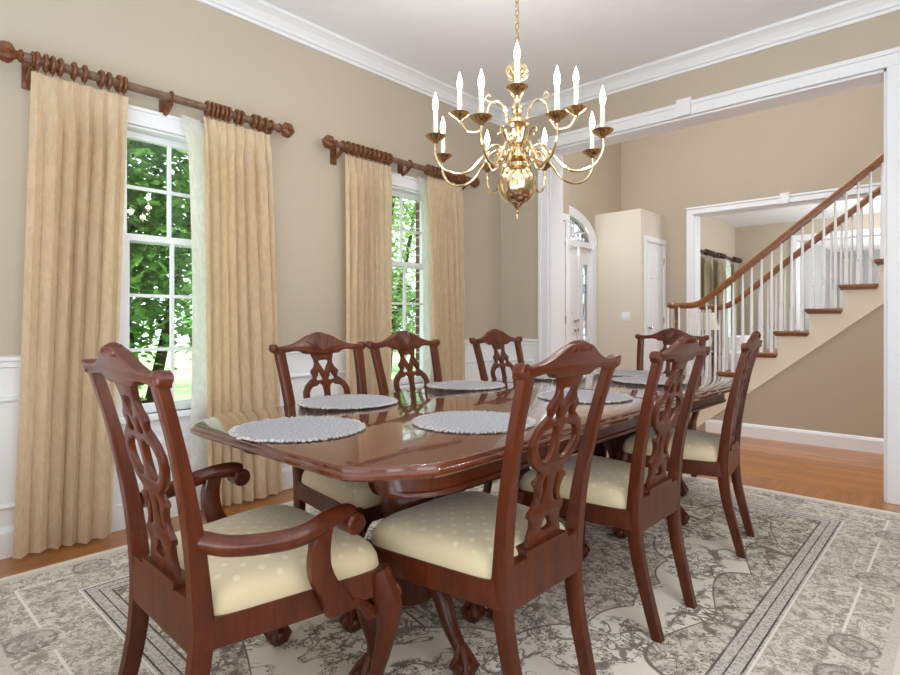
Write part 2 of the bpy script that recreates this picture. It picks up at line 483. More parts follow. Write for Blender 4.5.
def empty(name, loc=(0, 0, 0), rz=0):
    o = bpy.data.objects.new(name, None)
    COL.objects.link(o)
    o.empty_display_size = 0.1
    o.location = loc; o.rotation_euler = (0, 0, rz)
    return o

def tag(o, label=None, cat=None, group=None, kind=None):
    if label: o['label'] = label
    if cat: o['category'] = cat
    if group: o['group'] = group
    if kind: o['kind'] = kind
    return o

def structure(name, bm, mat, label=None, cat=None, parent=None, smooth=False):
    o = build(name, bm, mat, parent, smooth)
    o['kind'] = 'structure'
    if label: o['label'] = label
    if cat and not parent: o['category'] = cat
    return o

def copy_tree(o, parent=None):
    c = o.copy(); COL.objects.link(c)
    if parent: c.parent = parent
    for ch in list(o.children): copy_tree(ch, c)
    return c

def box(bm, x0, x1, y0, y1, z0, z1, bevel=0.0):
    vs = [bm.verts.new((x, y, z)) for z in (z0, z1) for y in (y0, y1) for x in (x0, x1)]
    fs = [bm.faces.new([vs[i] for i in f]) for f in ((0, 2, 3, 1), (4, 5, 7, 6), (0, 1, 5, 4), (2, 6, 7, 3), (0, 4, 6, 2), (1, 3, 7, 5))]
    if bevel:
        es = list({e for f in fs for e in f.edges})
        bmesh.ops.bevel(bm, geom=es, offset=bevel, segments=2, affect='EDGES', profile=0.6)

def catmull(pts, n=6):
    P = [Vector(p) for p in pts]
    P = [P[0] * 2 - P[1]] + P + [P[-1] * 2 - P[-2]]
    out = []
    for i in range(1, len(P) - 2):
        for k in range(n):
            t = k / n
            a, b, c, d = P[i - 1], P[i], P[i + 1], P[i + 2]
            out.append(0.5 * ((2 * b) + (c - a) * t + (2 * a - 5 * b + 4 * c - d) * t * t + (3 * b - a - 3 * c + d) * t ** 3))
    out.append(P[-2].copy())
    return out

def loft(bm, rings, cap=True, closed=False):
    """rings: lists of points of equal length"""
    R = [[bm.verts.new(p) for p in r] for r in rings]
    n = len(R[0])
    for a, b in zip(R, R[1:] + ([R[0]] if closed else [])):
        for i in range(n):
            bm.faces.new((a[i], a[(i + 1) % n], b[(i + 1) % n], b[i]))
    if cap and not closed:
        bm.faces.new(R[0][::-1]); bm.faces.new(R[-1])
    return R

def tube(bm, pts, rad, n=8, closed=False, flat=1.0, up0=None):
    P = [Vector(p) for p in pts]
    m = len(P)
    rings = []
    up = Vector(up0) if up0 else None
    for i in range(m):
        if closed: t = P[(i + 1) % m] - P[i - 1]
        else: t = P[min(i + 1, m - 1)] - P[max(i - 1, 0)]
        t.normalize()
        if up is None:
            up = Vector((0, 0, 1)) if abs(t.z) < 0.9 else Vector((1, 0, 0))
        s = t.cross(up)
        if s.length < 1e-6: s = t.orthogonal()
        s.normalize()
        u = s.cross(t).normalized()
        up = u
        r = rad[i] if isinstance(rad, (list, tuple)) else rad
        rings.append([P[i] + (s * math.cos(a) + u * math.sin(a) * flat) * r for a in (2 * PI * k / n for k in range(n))])
    loft(bm, rings, closed=closed)

def lathe(bm, prof, cx=0, cy=0, n=20, z0=0, axis='z'):
    rings = []
    for r, z in prof:
        r = max(r, 0.0004)
        ring = []
        for k in range(n):
            a = 2 * PI * k / n
            if axis == 'z': ring.append((cx + r * math.cos(a), cy + r * math.sin(a), z0 + z))
            else: ring.append((cx + r * math.cos(a), cy + z, z0 + r * math.sin(a)))
        rings.append(ring)
    loft(bm, rings)

def sphere(bm, c, r, sx=1, sy=1, sz=1, u=12, v=8):
    mtx = Matrix.Translation(c) @ Matrix.Diagonal((sx, sy, sz, 1))
    bmesh.ops.create_uvsphere(bm, u_segments=u, v_segments=v, radius=r, matrix=mtx)

def prism(bm, outline, z0, z1):
    a = [bm.verts.new((x, y, z0)) for x, y in outline]
    b = [bm.verts.new((x, y, z1)) for x, y in outline]
    n = len(a)
    for i in range(n): bm.faces.new((a[i], a[(i + 1) % n], b[(i + 1) % n], b[i]))
    bm.faces.new(a[::-1]); bm.faces.new(b)

def sweep_profile(bm, prof, p0, p1, nrm):
    """extrude a profile (out, up) along p0->p1; nrm is the direction 'out' from the wall"""
    p0, p1, nrm = Vector(p0), Vector(p1), Vector(nrm)
    rings = [[p + nrm * a + Vector((0, 0, b)) for a, b in prof] for p in (p0, p1)]
    loft(bm, rings)

def curve_plate(outlines, thick, bevel=0.0):
    """closed 2D outlines (first outer, others holes) -> bmesh of a plate centred on the xy plane"""
    cu = bpy.data.curves.new('plate', 'CURVE')
    cu.dimensions = '2D'; cu.fill_mode = 'BOTH'
    cu.extrude = thick / 2 - bevel; cu.bevel_depth = bevel; cu.bevel_resolution = 1
    cu.offset = -bevel
    for ol in outlines:
        s = cu.splines.new('POLY'); s.points.add(len(ol) - 1); s.use_cyclic_u = True
        for p, (x, y) in zip(s.points, ol): p.co = (x, y, 0, 1)
    ob = bpy.data.objects.new('plate', cu); COL.objects.link(ob)
    dg = bpy.context.evaluated_depsgraph_get()
    me = bpy.data.meshes.new_from_object(ob.evaluated_get(dg))
    bm = bmesh.new(); bm.from_mesh(me)
    bpy.data.objects.remove(ob); bpy.data.curves.remove(cu); bpy.data.meshes.remove(me)
    bmesh.ops.remove_doubles(bm, verts=bm.verts, dist=1e-5)
    return bm

def closed_smooth(pts, n=5):
    P = [Vector((p[0], p[1], 0)) for p in pts]
    m = len(P); out = []
    for i in range(m):
        a, b, c, d = P[i - 1], P[i], P[(i + 1) % m], P[(i + 2) % m]
        for k in range(n):
            t = k / n
            q = 0.5 * ((2 * b) + (c - a) * t + (2 * a - 5 * b + 4 * c - d) * t * t + (3 * b - a - 3 * c + d) * t ** 3)
            out.append((q.x, q.y))
    return out

# ------------------------------------------------------------------ the room shell
CEIL = 3.05
T = 0.2
bm = bmesh.new(); box(bm, 0, 4.8, -6.0, 0.1, -0.12, 0)
structure('floor', bm, M['floor'], 'honey oak plank floor of the dining room')
bm = bmesh.new(); box(bm, -0.7, 6.0, 0.1, 16, -0.12, 0)
structure('floor_foyer', bm, M['floor_x'], 'honey oak plank floor of the hall by the stairs')
bm = bmesh.new(); box(bm, -0.3, 5.0, -6.2, 0.2, CEIL, CEIL + 0.15)
structure('ceiling', bm, M['ceiling'], 'white dining room ceiling')

WIN = (-2.994, -1.206)
WHW, WZ0, WZ1 = 0.275, 0.585, 2.135
def wall_with_holes(x0, x1, ya, yb, za, zb, holes):
    bm = bmesh.new()
    y = ya
    for c in holes:
        box(bm, x0, x1, y, c - WHW, za, zb)
        box(bm, x0, x1, c - WHW, c + WHW, za, WZ0)
        box(bm, x0, x1, c - WHW, c + WHW, WZ1, zb)
        y = c + WHW
    box(bm, x0, x1, y, yb, za, zb)
    return bm
structure('wall_left', wall_with_holes(-0.14, 0, -6.2, 0.2, -0.1, CEIL + 0.1, WIN), M['wall'], 'beige window wall of the dining room')
structure('wall_outside', wall_with_holes(-0.20, -0.14, -6.4, 0.2, -0.6, 5.2, WIN), M['brick'], 'red brick outer face of the window wall')
OX0, OX1, OZ = 0.54, 2.915, 2.61
bm = bmesh.new()
box(bm, 0, OX0, 0, T, 0, 5.2); box(bm, OX1, 5.0, 0, T, 0, 5.2); box(bm, OX0, OX1, 0, T, OZ, 5.2)
structure('wall_opening', bm, M['wall'], 'beige wall with the wide cased opening to the hall')
bm = bmesh.new(); box(bm, 4.8, 5.0, -6.2, 0, -0.1, CEIL + 0.1)
structure('wall_right', bm, M['wall'], 'beige dining room wall to the right of the camera')
bm = bmesh.new(); box(bm, 0, 5.0, -6.2, -6.0, -0.1, CEIL + 0.1)
structure('wall_back', bm, M['wall'], 'beige dining room wall behind the camera')

# crown moulding
crown = [(0, 0), (0.012, 0), (0.016, 0.018), (0.03, 0.022), (0.036, 0.04), (0.058, 0.07), (0.082, 0.086), (0.098, 0.092), (0.1, 0.112), (0, 0.112)]
bm = bmesh.new()
sweep_profile(bm, crown, (0, -6.0, CEIL - 0.112), (0, 0, CEIL - 0.112), (1, 0, 0))
structure('trim_1', bm, M['trim'], 'white crown moulding along the window wall')
bm = bmesh.new()
sweep_profile(bm, crown, (0, 0, CEIL - 0.112), (4.8, 0, CEIL - 0.112), (0, -1, 0))
structure('trim_2', bm, M['trim'], 'white crown moulding above the cased opening')

# wainscot on the window wall: boards, rail, panels, baseboard
def wainscot(name, segs, fixed, axis, lab):
    """segs: (a, b) stretches along the wall; axis 'y' for the window wall (x = fixed), 'x' for the opening wall (y = fixed)"""
    bm = bmesh.new()
    rail = [(0, 0), (0.012, 0), (0.014, 0.03), (0.026, 0.036), (0.026, 0.06), (0.04, 0.066), (0.04, 0.082), (0.006, 0.088), (0, 0.088)]
    basep = [(0, 0), (0.018, 0), (0.018, 0.115), (0.012, 0.13), (0.006, 0.14), (0, 0.14)]
    panelp = [(0, 0), (0.014, 0.004), (0.018, 0.012), (0.012, 0.022), (0, 0.026)]
    for a, b in segs:
        def P(s, z, o=0): return (fixed + o, s, z) if axis == 'y' else (s, fixed - o, z)
        nrm = (1, 0, 0) if axis == 'y' else (0, -1, 0)
        if axis == 'y': box(bm, fixed, fixed + 0.006, a, b, 0, 0.86)
        else: box(bm, a, b, fixed - 0.006, fixed, 0, 0.86)
        sweep_profile(bm, rail, P(a, 0.842), P(b, 0.842), nrm)
        sweep_profile(bm, basep, P(a, 0, 0.006), P(b, 0, 0.006), nrm)
        n = max(1, round((b - a) / 0.75)); w = (b - a) / n
        for k in range(n):
            s0, s1 = a + k * w + 0.06, a + (k + 1) * w - 0.06
            if s1 - s0 < 0.08: continue
            z0, z1 = 0.22, 0.74
            sweep_profile(bm, panelp, P(s0, z0, 0.006), P(s1, z0, 0.006), nrm)
            sweep_profile(bm, panelp, P(s0, z1 - 0.026, 0.006), P(s1, z1 - 0.026, 0.006), nrm)
            for q in (s0, s1 - 0.026):
                if axis == 'y': box(bm, fixed + 0.006, fixed + 0.02, q, q + 0.026, z0 + 0.02, z1 - 0.02)
                else: box(bm, q, q + 0.026, fixed - 0.02, fixed - 0.006, z0 + 0.02, z1 - 0.02)
    structure(name, bm, M['trim'], lab)
CW = 0.078
segs = [(-6.0, WIN[0] - WHW - CW), (WIN[0] + WHW + CW, WIN[1] - WHW - CW), (WIN[1] + WHW + CW, 0)]
wainscot('trim_3', segs, 0, 'y', 'white panelled wainscot and chair rail under the windows')
wainscot('trim_4', [(0.0, OX0 - 0.1)], 0, 'x', 'white panelled wainscot beside the cased opening')
wainscot('trim_5', [(OX1 + 0.1, 4.8)], 0, 'x', 'white panelled wainscot right of the cased opening')
bm = bmesh.new()
for c in WIN:                                            # panel board under each window
    box(bm, 0, 0.008, c - WHW - CW, c + WHW + CW, 0, 0.5)
    box(bm, 0.008, 0.024, c - WHW - CW, c + WHW + CW, 0, 0.13)
    for z in (0.2, 0.42):
        box(bm, 0.008, 0.02, c - WHW, c + WHW, z, z + 0.024)
structure('trim_6', bm, M['trim'], 'white wainscot panels under the window sills')

# windows
def window(i, c):
    name = 'window_%d' % i
    bm = bmesh.new()                                     # casing, jambs, stool and apron
    x = 0.0
    box(bm, 0, 0.022, c - WHW - CW, c - WHW, 0.56, WZ1 + CW, 0.004)
    box(bm, 0, 0.022, c + WHW, c + WHW + CW, 0.56, WZ1 + CW, 0.004)
    box(bm, 0, 0.024, c - WHW, c + WHW, WZ1, WZ1 + CW, 0.004)
    box(bm, -0.02, 0.034, c - WHW - CW - 0.012, c + WHW + CW + 0.012, WZ1 + CW - 0.004, WZ1 + CW + 0.016, 0.003)
    box(bm, -0.13, 0.05, c - WHW - CW - 0.02, c + WHW + CW + 0.02, WZ0 - 0.03, WZ0, 0.004)
    box(bm, 0, 0.018, c - WHW - CW, c + WHW + CW, 0.48, WZ0 - 0.03)
    box(bm, -0.14, 0, c - WHW - 0.001, c - WHW + 0.012, WZ0, WZ1); box(bm, -0.14, 0, c + WHW - 0.012, c + WHW + 0.001, WZ0, WZ1)
    box(bm, -0.14, 0, c - WHW, c + WHW, WZ1 - 0.012, WZ1 + 0.001)
    w = structure(name, bm, M['trim'], ['tall white double hung window nearest the armchair', 'tall white double hung window toward the hall'][i - 1])
    mid = 1.54
    for nm, x0, z0, z1, rows in (('lower_sash', -0.062, WZ0 + 0.002, mid + 0.02, 3), ('upper_sash', -0.102, mid - 0.02, WZ1 - 0.014, 2)):
        s = bmesh.new()
        ya, yb = c - WHW + 0.014, c + WHW - 0.014
        st = 0.036
        box(s, x0, x0 + 0.034, ya, ya + st, z0, z1); box(s, x0, x0 + 0.034, yb - st, yb, z0, z1)
        box(s, x0, x0 + 0.034, ya + st, yb - st, z0, z0 + (0.05 if rows == 3 else 0.036)); box(s, x0, x0 + 0.034, ya + st, yb - st, z1 - 0.036, z1)
        gz0, gz1 = z0 + (0.05 if rows == 3 else 0.036), z1 - 0.036
        box(s, x0 + 0.007, x0 + 0.027, c - 0.009, c + 0.009, gz0 - 0.002, gz1 + 0.002)
        for k in range(1, rows):
            z = gz0 + (gz1 - gz0) * k / rows
            box(s, x0 + 0.008, x0 + 0.026, ya + st, yb - st, z - 0.009, z + 0.009)
        sash = structure(nm, s, M['trim'], parent=w)
        g = bmesh.new(); box(g, x0 + 0.015, x0 + 0.019, ya + st - 0.004, yb - st + 0.004, gz0 - 0.004, gz1 + 0.004)
        structure('pane', g, M['glass'], parent=sash)
    return w
window(1, WIN[0]); window(2, WIN[1])

# cased opening: casings with a flat-topped keystone, and the jamb lining
bm = bmesh.new()
CO = 0.1
box(bm, OX0 - CO, OX0, -0.028, 0, 0, OZ + 0.0, 0.006)
box(bm, OX0 - CO, OX0 - CO + 0.03, -0.04, 0, 0, OZ + CO, 0.006)
box(bm, OX1, OX1 + CO, -0.028, 0, 0, OZ + 0.0, 0.006)
box(bm, OX1 + CO - 0.03, OX1 + CO, -0.04, 0, 0, OZ + CO, 0.006)
box(bm, OX0 - CO, OX1 + CO, -0.028, 0, OZ, OZ + CO, 0.006)
box(bm, OX0 - CO, OX1 + CO, -0.042, 0, OZ + CO - 0.03, OZ + CO, 0.006)
kx = (OX0 + OX1) / 2
prof = [(kx - 0.045, OZ - 0.004), (kx + 0.045, OZ - 0.004), (kx + 0.055, OZ + CO + 0.02), (kx - 0.055, OZ + CO + 0.02)]
a = [bm.verts.new((x, -0.055, z)) for x, z in prof]; b = [bm.verts.new((x, 0, z)) for x, z in prof]
bm.faces.new(a)
for i in range(4): bm.faces.new((a[i], b[i], b[(i + 1) % 4], a[(i + 1) % 4]))
box(bm, OX0 - 0.001, OX0 + 0.015, 0, T, 0, OZ); box(bm, OX1 - 0.015, OX1 + 0.001, 0, T, 0, OZ)
box(bm, OX0, OX1, 0, T, OZ - 0.015, OZ + 0.001)
structure('trim_7', bm, M['trim'], 'white casing with keystone around the wide opening to the hall')

# ------------------------------------------------------------------ hall beyond the opening
FX = -0.7                                                # front wall of the entry
FY = 3.97                                                # far wall of the hall
DC, DH = 2.2, 0.86                                       # front door unit centre, half width
SPR = 2.16                                               # springing of the arched transom
bm = bmesh.new()
# front wall with an arched hole
pts_arch = [(DC + DH * math.cos(a), SPR + 0.42 * math.sin(a)) for a in (PI * k / 24 for k in range(25))]
for k in range(24):
    (ya, za), (yb, zb) = pts_arch[k], pts_arch[k + 1]
    q = [bm.verts.new((x, y, z)) for x in (FX - 0.12, FX) for y, z in ((ya, za), (yb, zb), (yb, 5.2), (ya, 5.2))]
    for f in ((0, 1, 2, 3), (7, 6, 5, 4), (0, 4, 5, 1), (2, 6, 7, 3)): bm.faces.new([q[i] for i in f])
box(bm, FX - 0.12, FX, 0.2, DC - DH, 0, 5.2); box(bm, FX - 0.12, FX, DC + DH, FY + 0.2, 0, 5.2)
structure('wall_front', bm, M['wall_foyer'], 'taupe front wall around the arched entry door')
LX0 = 0.40
bm = bmesh.new()
box(bm, FX, LX0, FY, FY + T, 0, 5.2); box(bm, LX0, 2.75, FY, FY + T, 2.60, 5.2); box(bm, 2.75, 6.0, FY, FY + T, 0, 5.2)
structure('wall_far', bm, M['wall_foyer'], 'taupe far wall of the hall behind the staircase')
bm = bmesh.new(); box(bm, 6.0, 6.2, 0, 16, 0, 5.2)
structure('wall_east', bm, M['wall_foyer'], 'taupe end wall of the hall')
bm = bmesh.new(); box(bm, FX - 0.2, 6.2, 0.2, FY + T, 5.2, 5.35)
structure('ceiling_foyer', bm, M['ceiling'], 'white ceiling high over the hall')
# casing of the far opening
bm = bmesh.new()
y = FY
box(bm, LX0 - 0.1, LX0, y - 0.03, y, 0, 2.60, 0.005); box(bm, LX0 - 0.1, 2.85, y - 0.03, y, 2.60, 2.70, 0.005)
box(bm, LX0 - 0.1, 2.85, y - 0.042, y, 2.672, 2.70, 0.005); box(bm, 2.75, 2.85, y - 0.03, y, 0, 2.60, 0.005)
prof = [(1.50, 2.59), (1.58, 2.59), (1.595, 2.725), (1.485, 2.725)]
a = [bm.verts.new((x, y - 0.055, z)) for x, z in prof]; b = [bm.verts.new((x, y, z)) for x, z in prof]
bm.faces.new(a)
for i in range(4): bm.faces.new((a[i], b[i], b[(i + 1) % 4], a[(i + 1) % 4]))
box(bm, LX0 - 0.001, LX0 + 0.015, y, y + T, 0, 2.6); box(bm, LX0, 2.75, y, y + T, 2.585, 2.6); box(bm, 2.735, 2.751, y, y + T, 0, 2.6)
structure('trim_8', bm, M['trim'], 'white casing with keystone around the living room opening')
basep = [(0, 0), (0.018, 0), (0.018, 0.1), (0.01, 0.12), (0, 0.125)]

# closets on either side of the entry
CH = 2.62
bm = bmesh.new(); box(bm, FX, 0.0, 0.2, 1.24, 0, CH)
structure('wall_closet_left', bm, M['wall_foyer'], 'taupe closet bump-out left of the entry door')
bm = bmesh.new(); box(bm, FX, -0.01, 3.13, FY, 0, CH)
structure('wall_closet_right', bm, M['wall_closet'], 'cream closet bump-out right of the entry door')
def closet_door(i, y0, y1, x, lab):
    bm = bmesh.new()
    c = 0.075
    zt = 2.19
    box(bm, x, x + 0.02, y0, y0 + c, 0, zt, 0.004); box(bm, x, x + 0.02, y1 - c, y1, 0, zt, 0.004)
    box(bm, x, x + 0.022, y0, y1, zt, zt + c, 0.004)
    d = structure('door_%d' % i, bm, M['trim'], lab)
    bm = bmesh.new()
    ya, yb = y0 + c + 0.004, y1 - c - 0.004
    box(bm, x, x + 0.008, ya, yb, 0.01, zt - 0.004)
    w = (yb - ya)
    for (za, zb) in ((0.2, 0.8), (0.95, 1.55), (1.68, 2.06)):
        for k in (0, 1):
            p0 = ya + 0.07 + k * (w / 2 - 0.025); p1 = p0 + w / 2 - 0.115
            box(bm, x + 0.006, x + 0.014, p0, p1, za, zb, 0.005)
    s = structure('door_slab', bm, M['trim'], parent=d)
    bm = bmesh.new(); sphere(bm, (x + 0.045, ya + 0.05, 1.0), 0.026); lathe(bm, [(0.022, 0), (0.022, 0.004)], n=12, cx=0, cy=0)
    bmesh.ops.delete(bm, geom=[v for v in bm.verts if v.co.x < x + 0.01 - 0.001 and v.co.z < 0.5], context='VERTS')
    tube(bm, [(x + 0.006, ya + 0.05, 1.0), (x + 0.03, ya + 0.05, 1.0)], 0.01, 8)
    structure('door_knob', bm, M['chrome'], parent=d)
    bm = bmesh.new()
    for z in (0.25, 1.1, 1.95): tube(bm, [(x + 0.016, yb + 0.002, z - 0.045), (x + 0.016, yb + 0.002, z + 0.045)], 0.007, 6)
    structure('hinge', bm, M['chrome'], parent=d)
closet_door(2, 3.22, 3.95, -0.01, 'white six panel closet door beside the light switch')
closet_door(3, 0.42, 1.22, 0.0, 'white closet door casing left of the entry door')

# front door: arched casing, transom, door leaf, sidelights
bm = bmesh.new()
arc = [PI * k / 24 for k in range(25)]
ring = []
for a in arc:
    co, si = math.cos(a), math.sin(a)
    yo, zo = DC + (DH + 0.06) * co, SPR + 0.48 * si
    yi, zi = DC + (DH - 0.05) * co, SPR + 0.36 * si
    ring.append([(FX - 0.06, yi, zi), (FX + 0.03, yi, zi), (FX + 0.045, yo, zo), (FX - 0.06, yo, zo)])
loft(bm, ring)
for s in (-1, 1):
    ya, yb = sorted((DC + s * (DH - 0.05), DC + s * (DH + 0.06)))
    box(bm, FX - 0.06, FX + 0.035, ya, yb, 0, SPR)
    ya, yb = sorted((DC + s * 0.47, DC + s * 0.53))
    box(bm, FX - 0.06, FX + 0.01, ya, yb, 0, SPR)
box(bm, FX - 0.06, FX + 0.03, DC - DH, DC + DH, SPR - 0.05, SPR + 0.03)
d1 = structure('door_1', bm, M['trim'], 'white arched front entry door with leaded glass sidelight')
bm = bmesh.new()
V = [bm.verts.new((FX - 0.03, DC + (DH - 0.045) * math.cos(a), SPR + 0.365 * math.sin(a))) for a in arc]
V2 = [bm.verts.new((FX - 0.025, v.co.y, v.co.z)) for v in V]
bm.faces.new(V); bm.faces.new(V2[::-1])
structure('fan_window', bm, M['leaded'], parent=d1)
bm = bmesh.new()
for a in (PI * k / 6 for k in range(1, 6)):
    tube(bm, [(FX - 0.02, DC + 0.2 * math.cos(a), SPR + 0.1 * math.sin(a) + 0.03), (FX - 0.02, DC + (DH - 0.05) * math.cos(a), SPR + 0.36 * math.sin(a))], 0.007, 6)
structure('fan_muntins', bm, M['trim'], parent=d1)
bm = bmesh.new()
box(bm, FX - 0.05, FX - 0.012, DC - 0.465, DC + 0.465, 0.01, SPR - 0.06)
for k in (-1, 1):
    for za, zb in ((0.2, 0.85), (1.2, 1.95)):
        ya, yb = sorted((DC + k * 0.08, DC + k * 0.38)); box(bm, FX - 0.014, FX - 0.004, ya, yb, za, zb, 0.004)
structure('door_leaf', bm, M['trim'], parent=d1)
for s in (-1, 1):
    bm = bmesh.new()
    ya, yb = sorted((DC + s * 0.53, DC + s * (DH - 0.05)))
    box(bm, FX - 0.05, FX - 0.01, ya, ya + 0.07, 0.01, SPR - 0.05); box(bm, FX - 0.05, FX - 0.01, yb - 0.07, yb, 0.01, SPR - 0.05)
    box(bm, FX - 0.05, FX - 0.01, ya + 0.07, yb - 0.07, 0.01, 0.35); box(bm, FX - 0.05, FX - 0.01, ya + 0.07, yb - 0.07, 1.88, SPR - 0.05)
    sl = structure('sidelight', bm, M['trim'], parent=d1)
    bm = bmesh.new(); box(bm, FX - 0.034, FX - 0.028, ya + 0.065, yb - 0.065, 0.34, 1.89)
    structure('leaded_pane', bm, M['leaded'], parent=sl)
bm = bmesh.new()
for z, r in ((1.1, 0.03), (0.97, 0.032)):
    for xx, rr in ((0, r), (0.012, r * 0.8), (0.03, r * 0.85), (0.05, r * 0.5)): pass
    tube(bm, [(FX - 0.012, DC + 0.4, z), (FX + 0.0, DC + 0.4, z), (FX + 0.02, DC + 0.4, z), (FX + 0.045, DC + 0.4, z)], [r, r, r * 0.6, r * 0.75], 12)
structure('door_handle', bm, M['chrome'], parent=d1)

# switch plate on the closet wall
sw = bmesh.new(); box(sw, -0.29, -0.165, 3.122, 3.13, 1.09, 1.215, 0.003)
o = tag(build('light_switch', sw, M['trim']), 'white double light switch plate on the cream closet wall', 'light switch')
for k in (0, 1):
    bm = bmesh.new(); box(bm, -0.275 + k * 0.06, -0.24 + k * 0.06, 3.117, 3.123, 1.12, 1.185, 0.002)
    build('rocker', bm, M['trim'], o)

# ------------------------------------------------------------------ staircase
SX, SRUN, SRISE, SY0, SY1 = 0.982, 0.2454, 0.1998, 1.53, 2.51
NT_ = 15
st = empty('staircase', (2.6, 2.2, 0))
tag(st, 'staircase with honey oak treads, white balusters and oak handrails', 'staircase')
def stpart(name, bm, mat, smooth=True):
    o = build(name, bm, mat, st, smooth)
    o.location = (-2.6, -2.2, 0)
    return o
# under-stair wall (the lower triangle) and the stringer above it
SXL = SX + NT_ * SRUN
line = lambda x: 1.237 + 0.814 * (x - 2.763)
bm = bmesh.new()
xa = 2.763 - 1.237 / 0.814
poly = [(xa, 0), (SXL, 0), (SXL, line(SXL))]
A = [bm.verts.new((x, SY0 + 0.006, z)) for x, z in poly]; B = [bm.verts.new((x, SY1 - 0.006, z)) for x, z in poly]
bm.faces.new(A); bm.faces.new(B[::-1])
for i in range(3): bm.faces.new((A[i], B[i], B[(i + 1) % 3], A[(i + 1) % 3]))
ws = structure('wall_understair', bm, M['wall_foyer'], 'taupe wall under the staircase')
bm = bmesh.new()
poly = [(SX + 0.03, 0.0), (xa, 0), (SXL, line(SXL))]
x = SXL
for k in range(NT_, 0, -1):
    x0 = SX + (k - 1) * SRUN + 0.03
    poly.append((x, k * SRISE - 0.03)); poly.append((x0, k * SRISE - 0.03))
    x = x0
for y0, y1 in ((SY0 - 0.006, SY0 + 0.012), (SY1 - 0.012, SY1 + 0.006)):
    b2 = curve_plate([[(px, pz) for px, pz in poly]], y1 - y0)
    for v in b2.verts: v.co = Vector((v.co.x, v.co.z + (y0 + y1) / 2, v.co.y))
    stpart('stringer', b2, M['stringer'], False)
for k in range(1, NT_ + 1):
    x0 = SX + (k - 1) * SRUN
    bm = bmesh.new()
    if k == 1:
        n0 = SY0 - 0.16
        ol = [(x0 + 0.3, SY0 - 0.03)] + [(x0 + 0.14 + 0.16 * math.cos(a), SY0 - 0.03 + 0.16 * math.sin(a)) for a in (-PI * q / 10 for q in range(11))]
        ol += [(x0 + 0.14 + 0.16 * math.cos(a), SY1 + 0.03 + 0.16 * math.sin(a)) for a in (PI - PI * q / 10 for q in range(11))]
        prism(bm, ol, SRISE - 0.03, SRISE)
    else:
        box(bm, x0, x0 + SRUN + 0.03, SY0 - 0.04, SY1 + 0.04, k * SRISE - 0.03, k * SRISE, 0.008)
        box(bm, x0 + 0.012, x0 + SRUN + 0.02, SY0 - 0.022, SY1 + 0.022, k * SRISE - 0.045, k * SRISE - 0.03)
    stpart('tread', bm, M['oak_stair'], True)
    bm = bmesh.new()
    if k == 1:
        ol = [(px * 0.94 + (x0 + 0.14) * 0.06, py * 0.97 + 2.02 * 0.03) for px, py in ol]
        prism(bm, ol, 0, SRISE - 0.03)
    else:
        box(bm, x0 + 0.03, x0 + 0.045, SY0, SY1, (k - 1) * SRISE, k * SRISE - 0.03)
    stpart('riser', bm, M['stringer'], False)
rail_z = lambda x: 2.279 - SRISE / SRUN * (2.562 - x)
def baluster(x, y, zb, zt):
    bm = bmesh.new()
    box(bm, x - 0.014, x + 0.014, y - 0.014, y + 0.014, zb, zb + 0.2)
    h = zt - zb - 0.2
    lathe(bm, [(0.014, 0), (0.017, 0.01), (0.011, 0.03), (0.015, 0.07), (0.0145, 0.12), (0.0085, h)], x, y, 10, zb + 0.2)
    stpart('baluster', bm, M['trim'])
for y in (SY0 + 0.03, SY1 - 0.03):
    pts = [(SX + 0.06 + 0.0, y - 0.03, 1.247), (SX + 0.13, y - 0.005, 1.247), (SX + 0.22, y, 1.247), (SX + 0.30, y, 1.262), (SX + 0.38, y, rail_z(SX + 0.38) + 0.005)]
    pts += [(SX + 0.5 + 0.6 * k, y, rail_z(SX + 0.5 + 0.6 * k)) for k in range(6)]
    bm = bmesh.new()
    P = catmull(pts, 5)
    rings = []
    prof = [(-0.026, -0.03), (0.026, -0.03), (0.033, -0.008), (0.032, 0.012), (0.02, 0.028), (-0.02, 0.028), (-0.032, 0.012), (-0.033, -0.008)]
    for i, p in enumerate(P):
        t = (P[min(i + 1, len(P) - 1)] - P[max(i - 1, 0)]).normalized()
        s = Vector((0, 0, 1)).cross(t).normalized(); u = t.cross(s)
        rings.append([p + s * a + u * b for a, b in prof])
    loft(bm, rings)
    lathe(bm, [(0.0, 1.217), (0.05, 1.217), (0.062, 1.235), (0.06, 1.26), (0.045, 1.275), (0.0, 1.277)], SX + 0.06, y - 0.03, 18)
    stpart('handrail', bm, M['oak_stair'])
    bm = bmesh.new()                                     # turned newel under the volute
    nx, ny = SX + 0.10, y - 0.02
    lathe(bm, [(0.035, 0), (0.035, 0.22), (0.026, 0.24), (0.034, 0.27), (0.03, 0.36), (0.02, 0.6), (0.018, 0.8), (0.026, 0.85), (0.018, 0.88), (0.026, 0.92), (0.028, 1.022)], nx, ny, 14, SRISE)
    stpart('newel', bm, M['oak_stair'] if y < 2.0 else M['trim'])
    for a in (2.4, 3.3, 4.2, 5.2):
        baluster(nx + 0.115 * math.cos(a), ny + 0.115 * math.sin(a), SRISE, 1.225)
    for k in range(1, NT_ + 1):
        for q in (0.05, 0.134, 0.218):
            x = SX + (k - 1) * SRUN + q
            if x < SX + 0.15: continue
            if rail_z(x) > rail_z(SX + 3.4): continue
            baluster(x, y, k * SRISE, max(1.225, rail_z(x) - 0.02) if x < SX + 0.38 else rail_z(x) - 0.025)
bm = bmesh.new(); sweep_profile(bm, basep, (xa + 0.12, SY0 + 0.006, 0), (SXL, SY0 + 0.006, 0), (0, -1, 0))
structure('baseboard_stair', bm, M['trim'], 'white baseboard under the staircase')
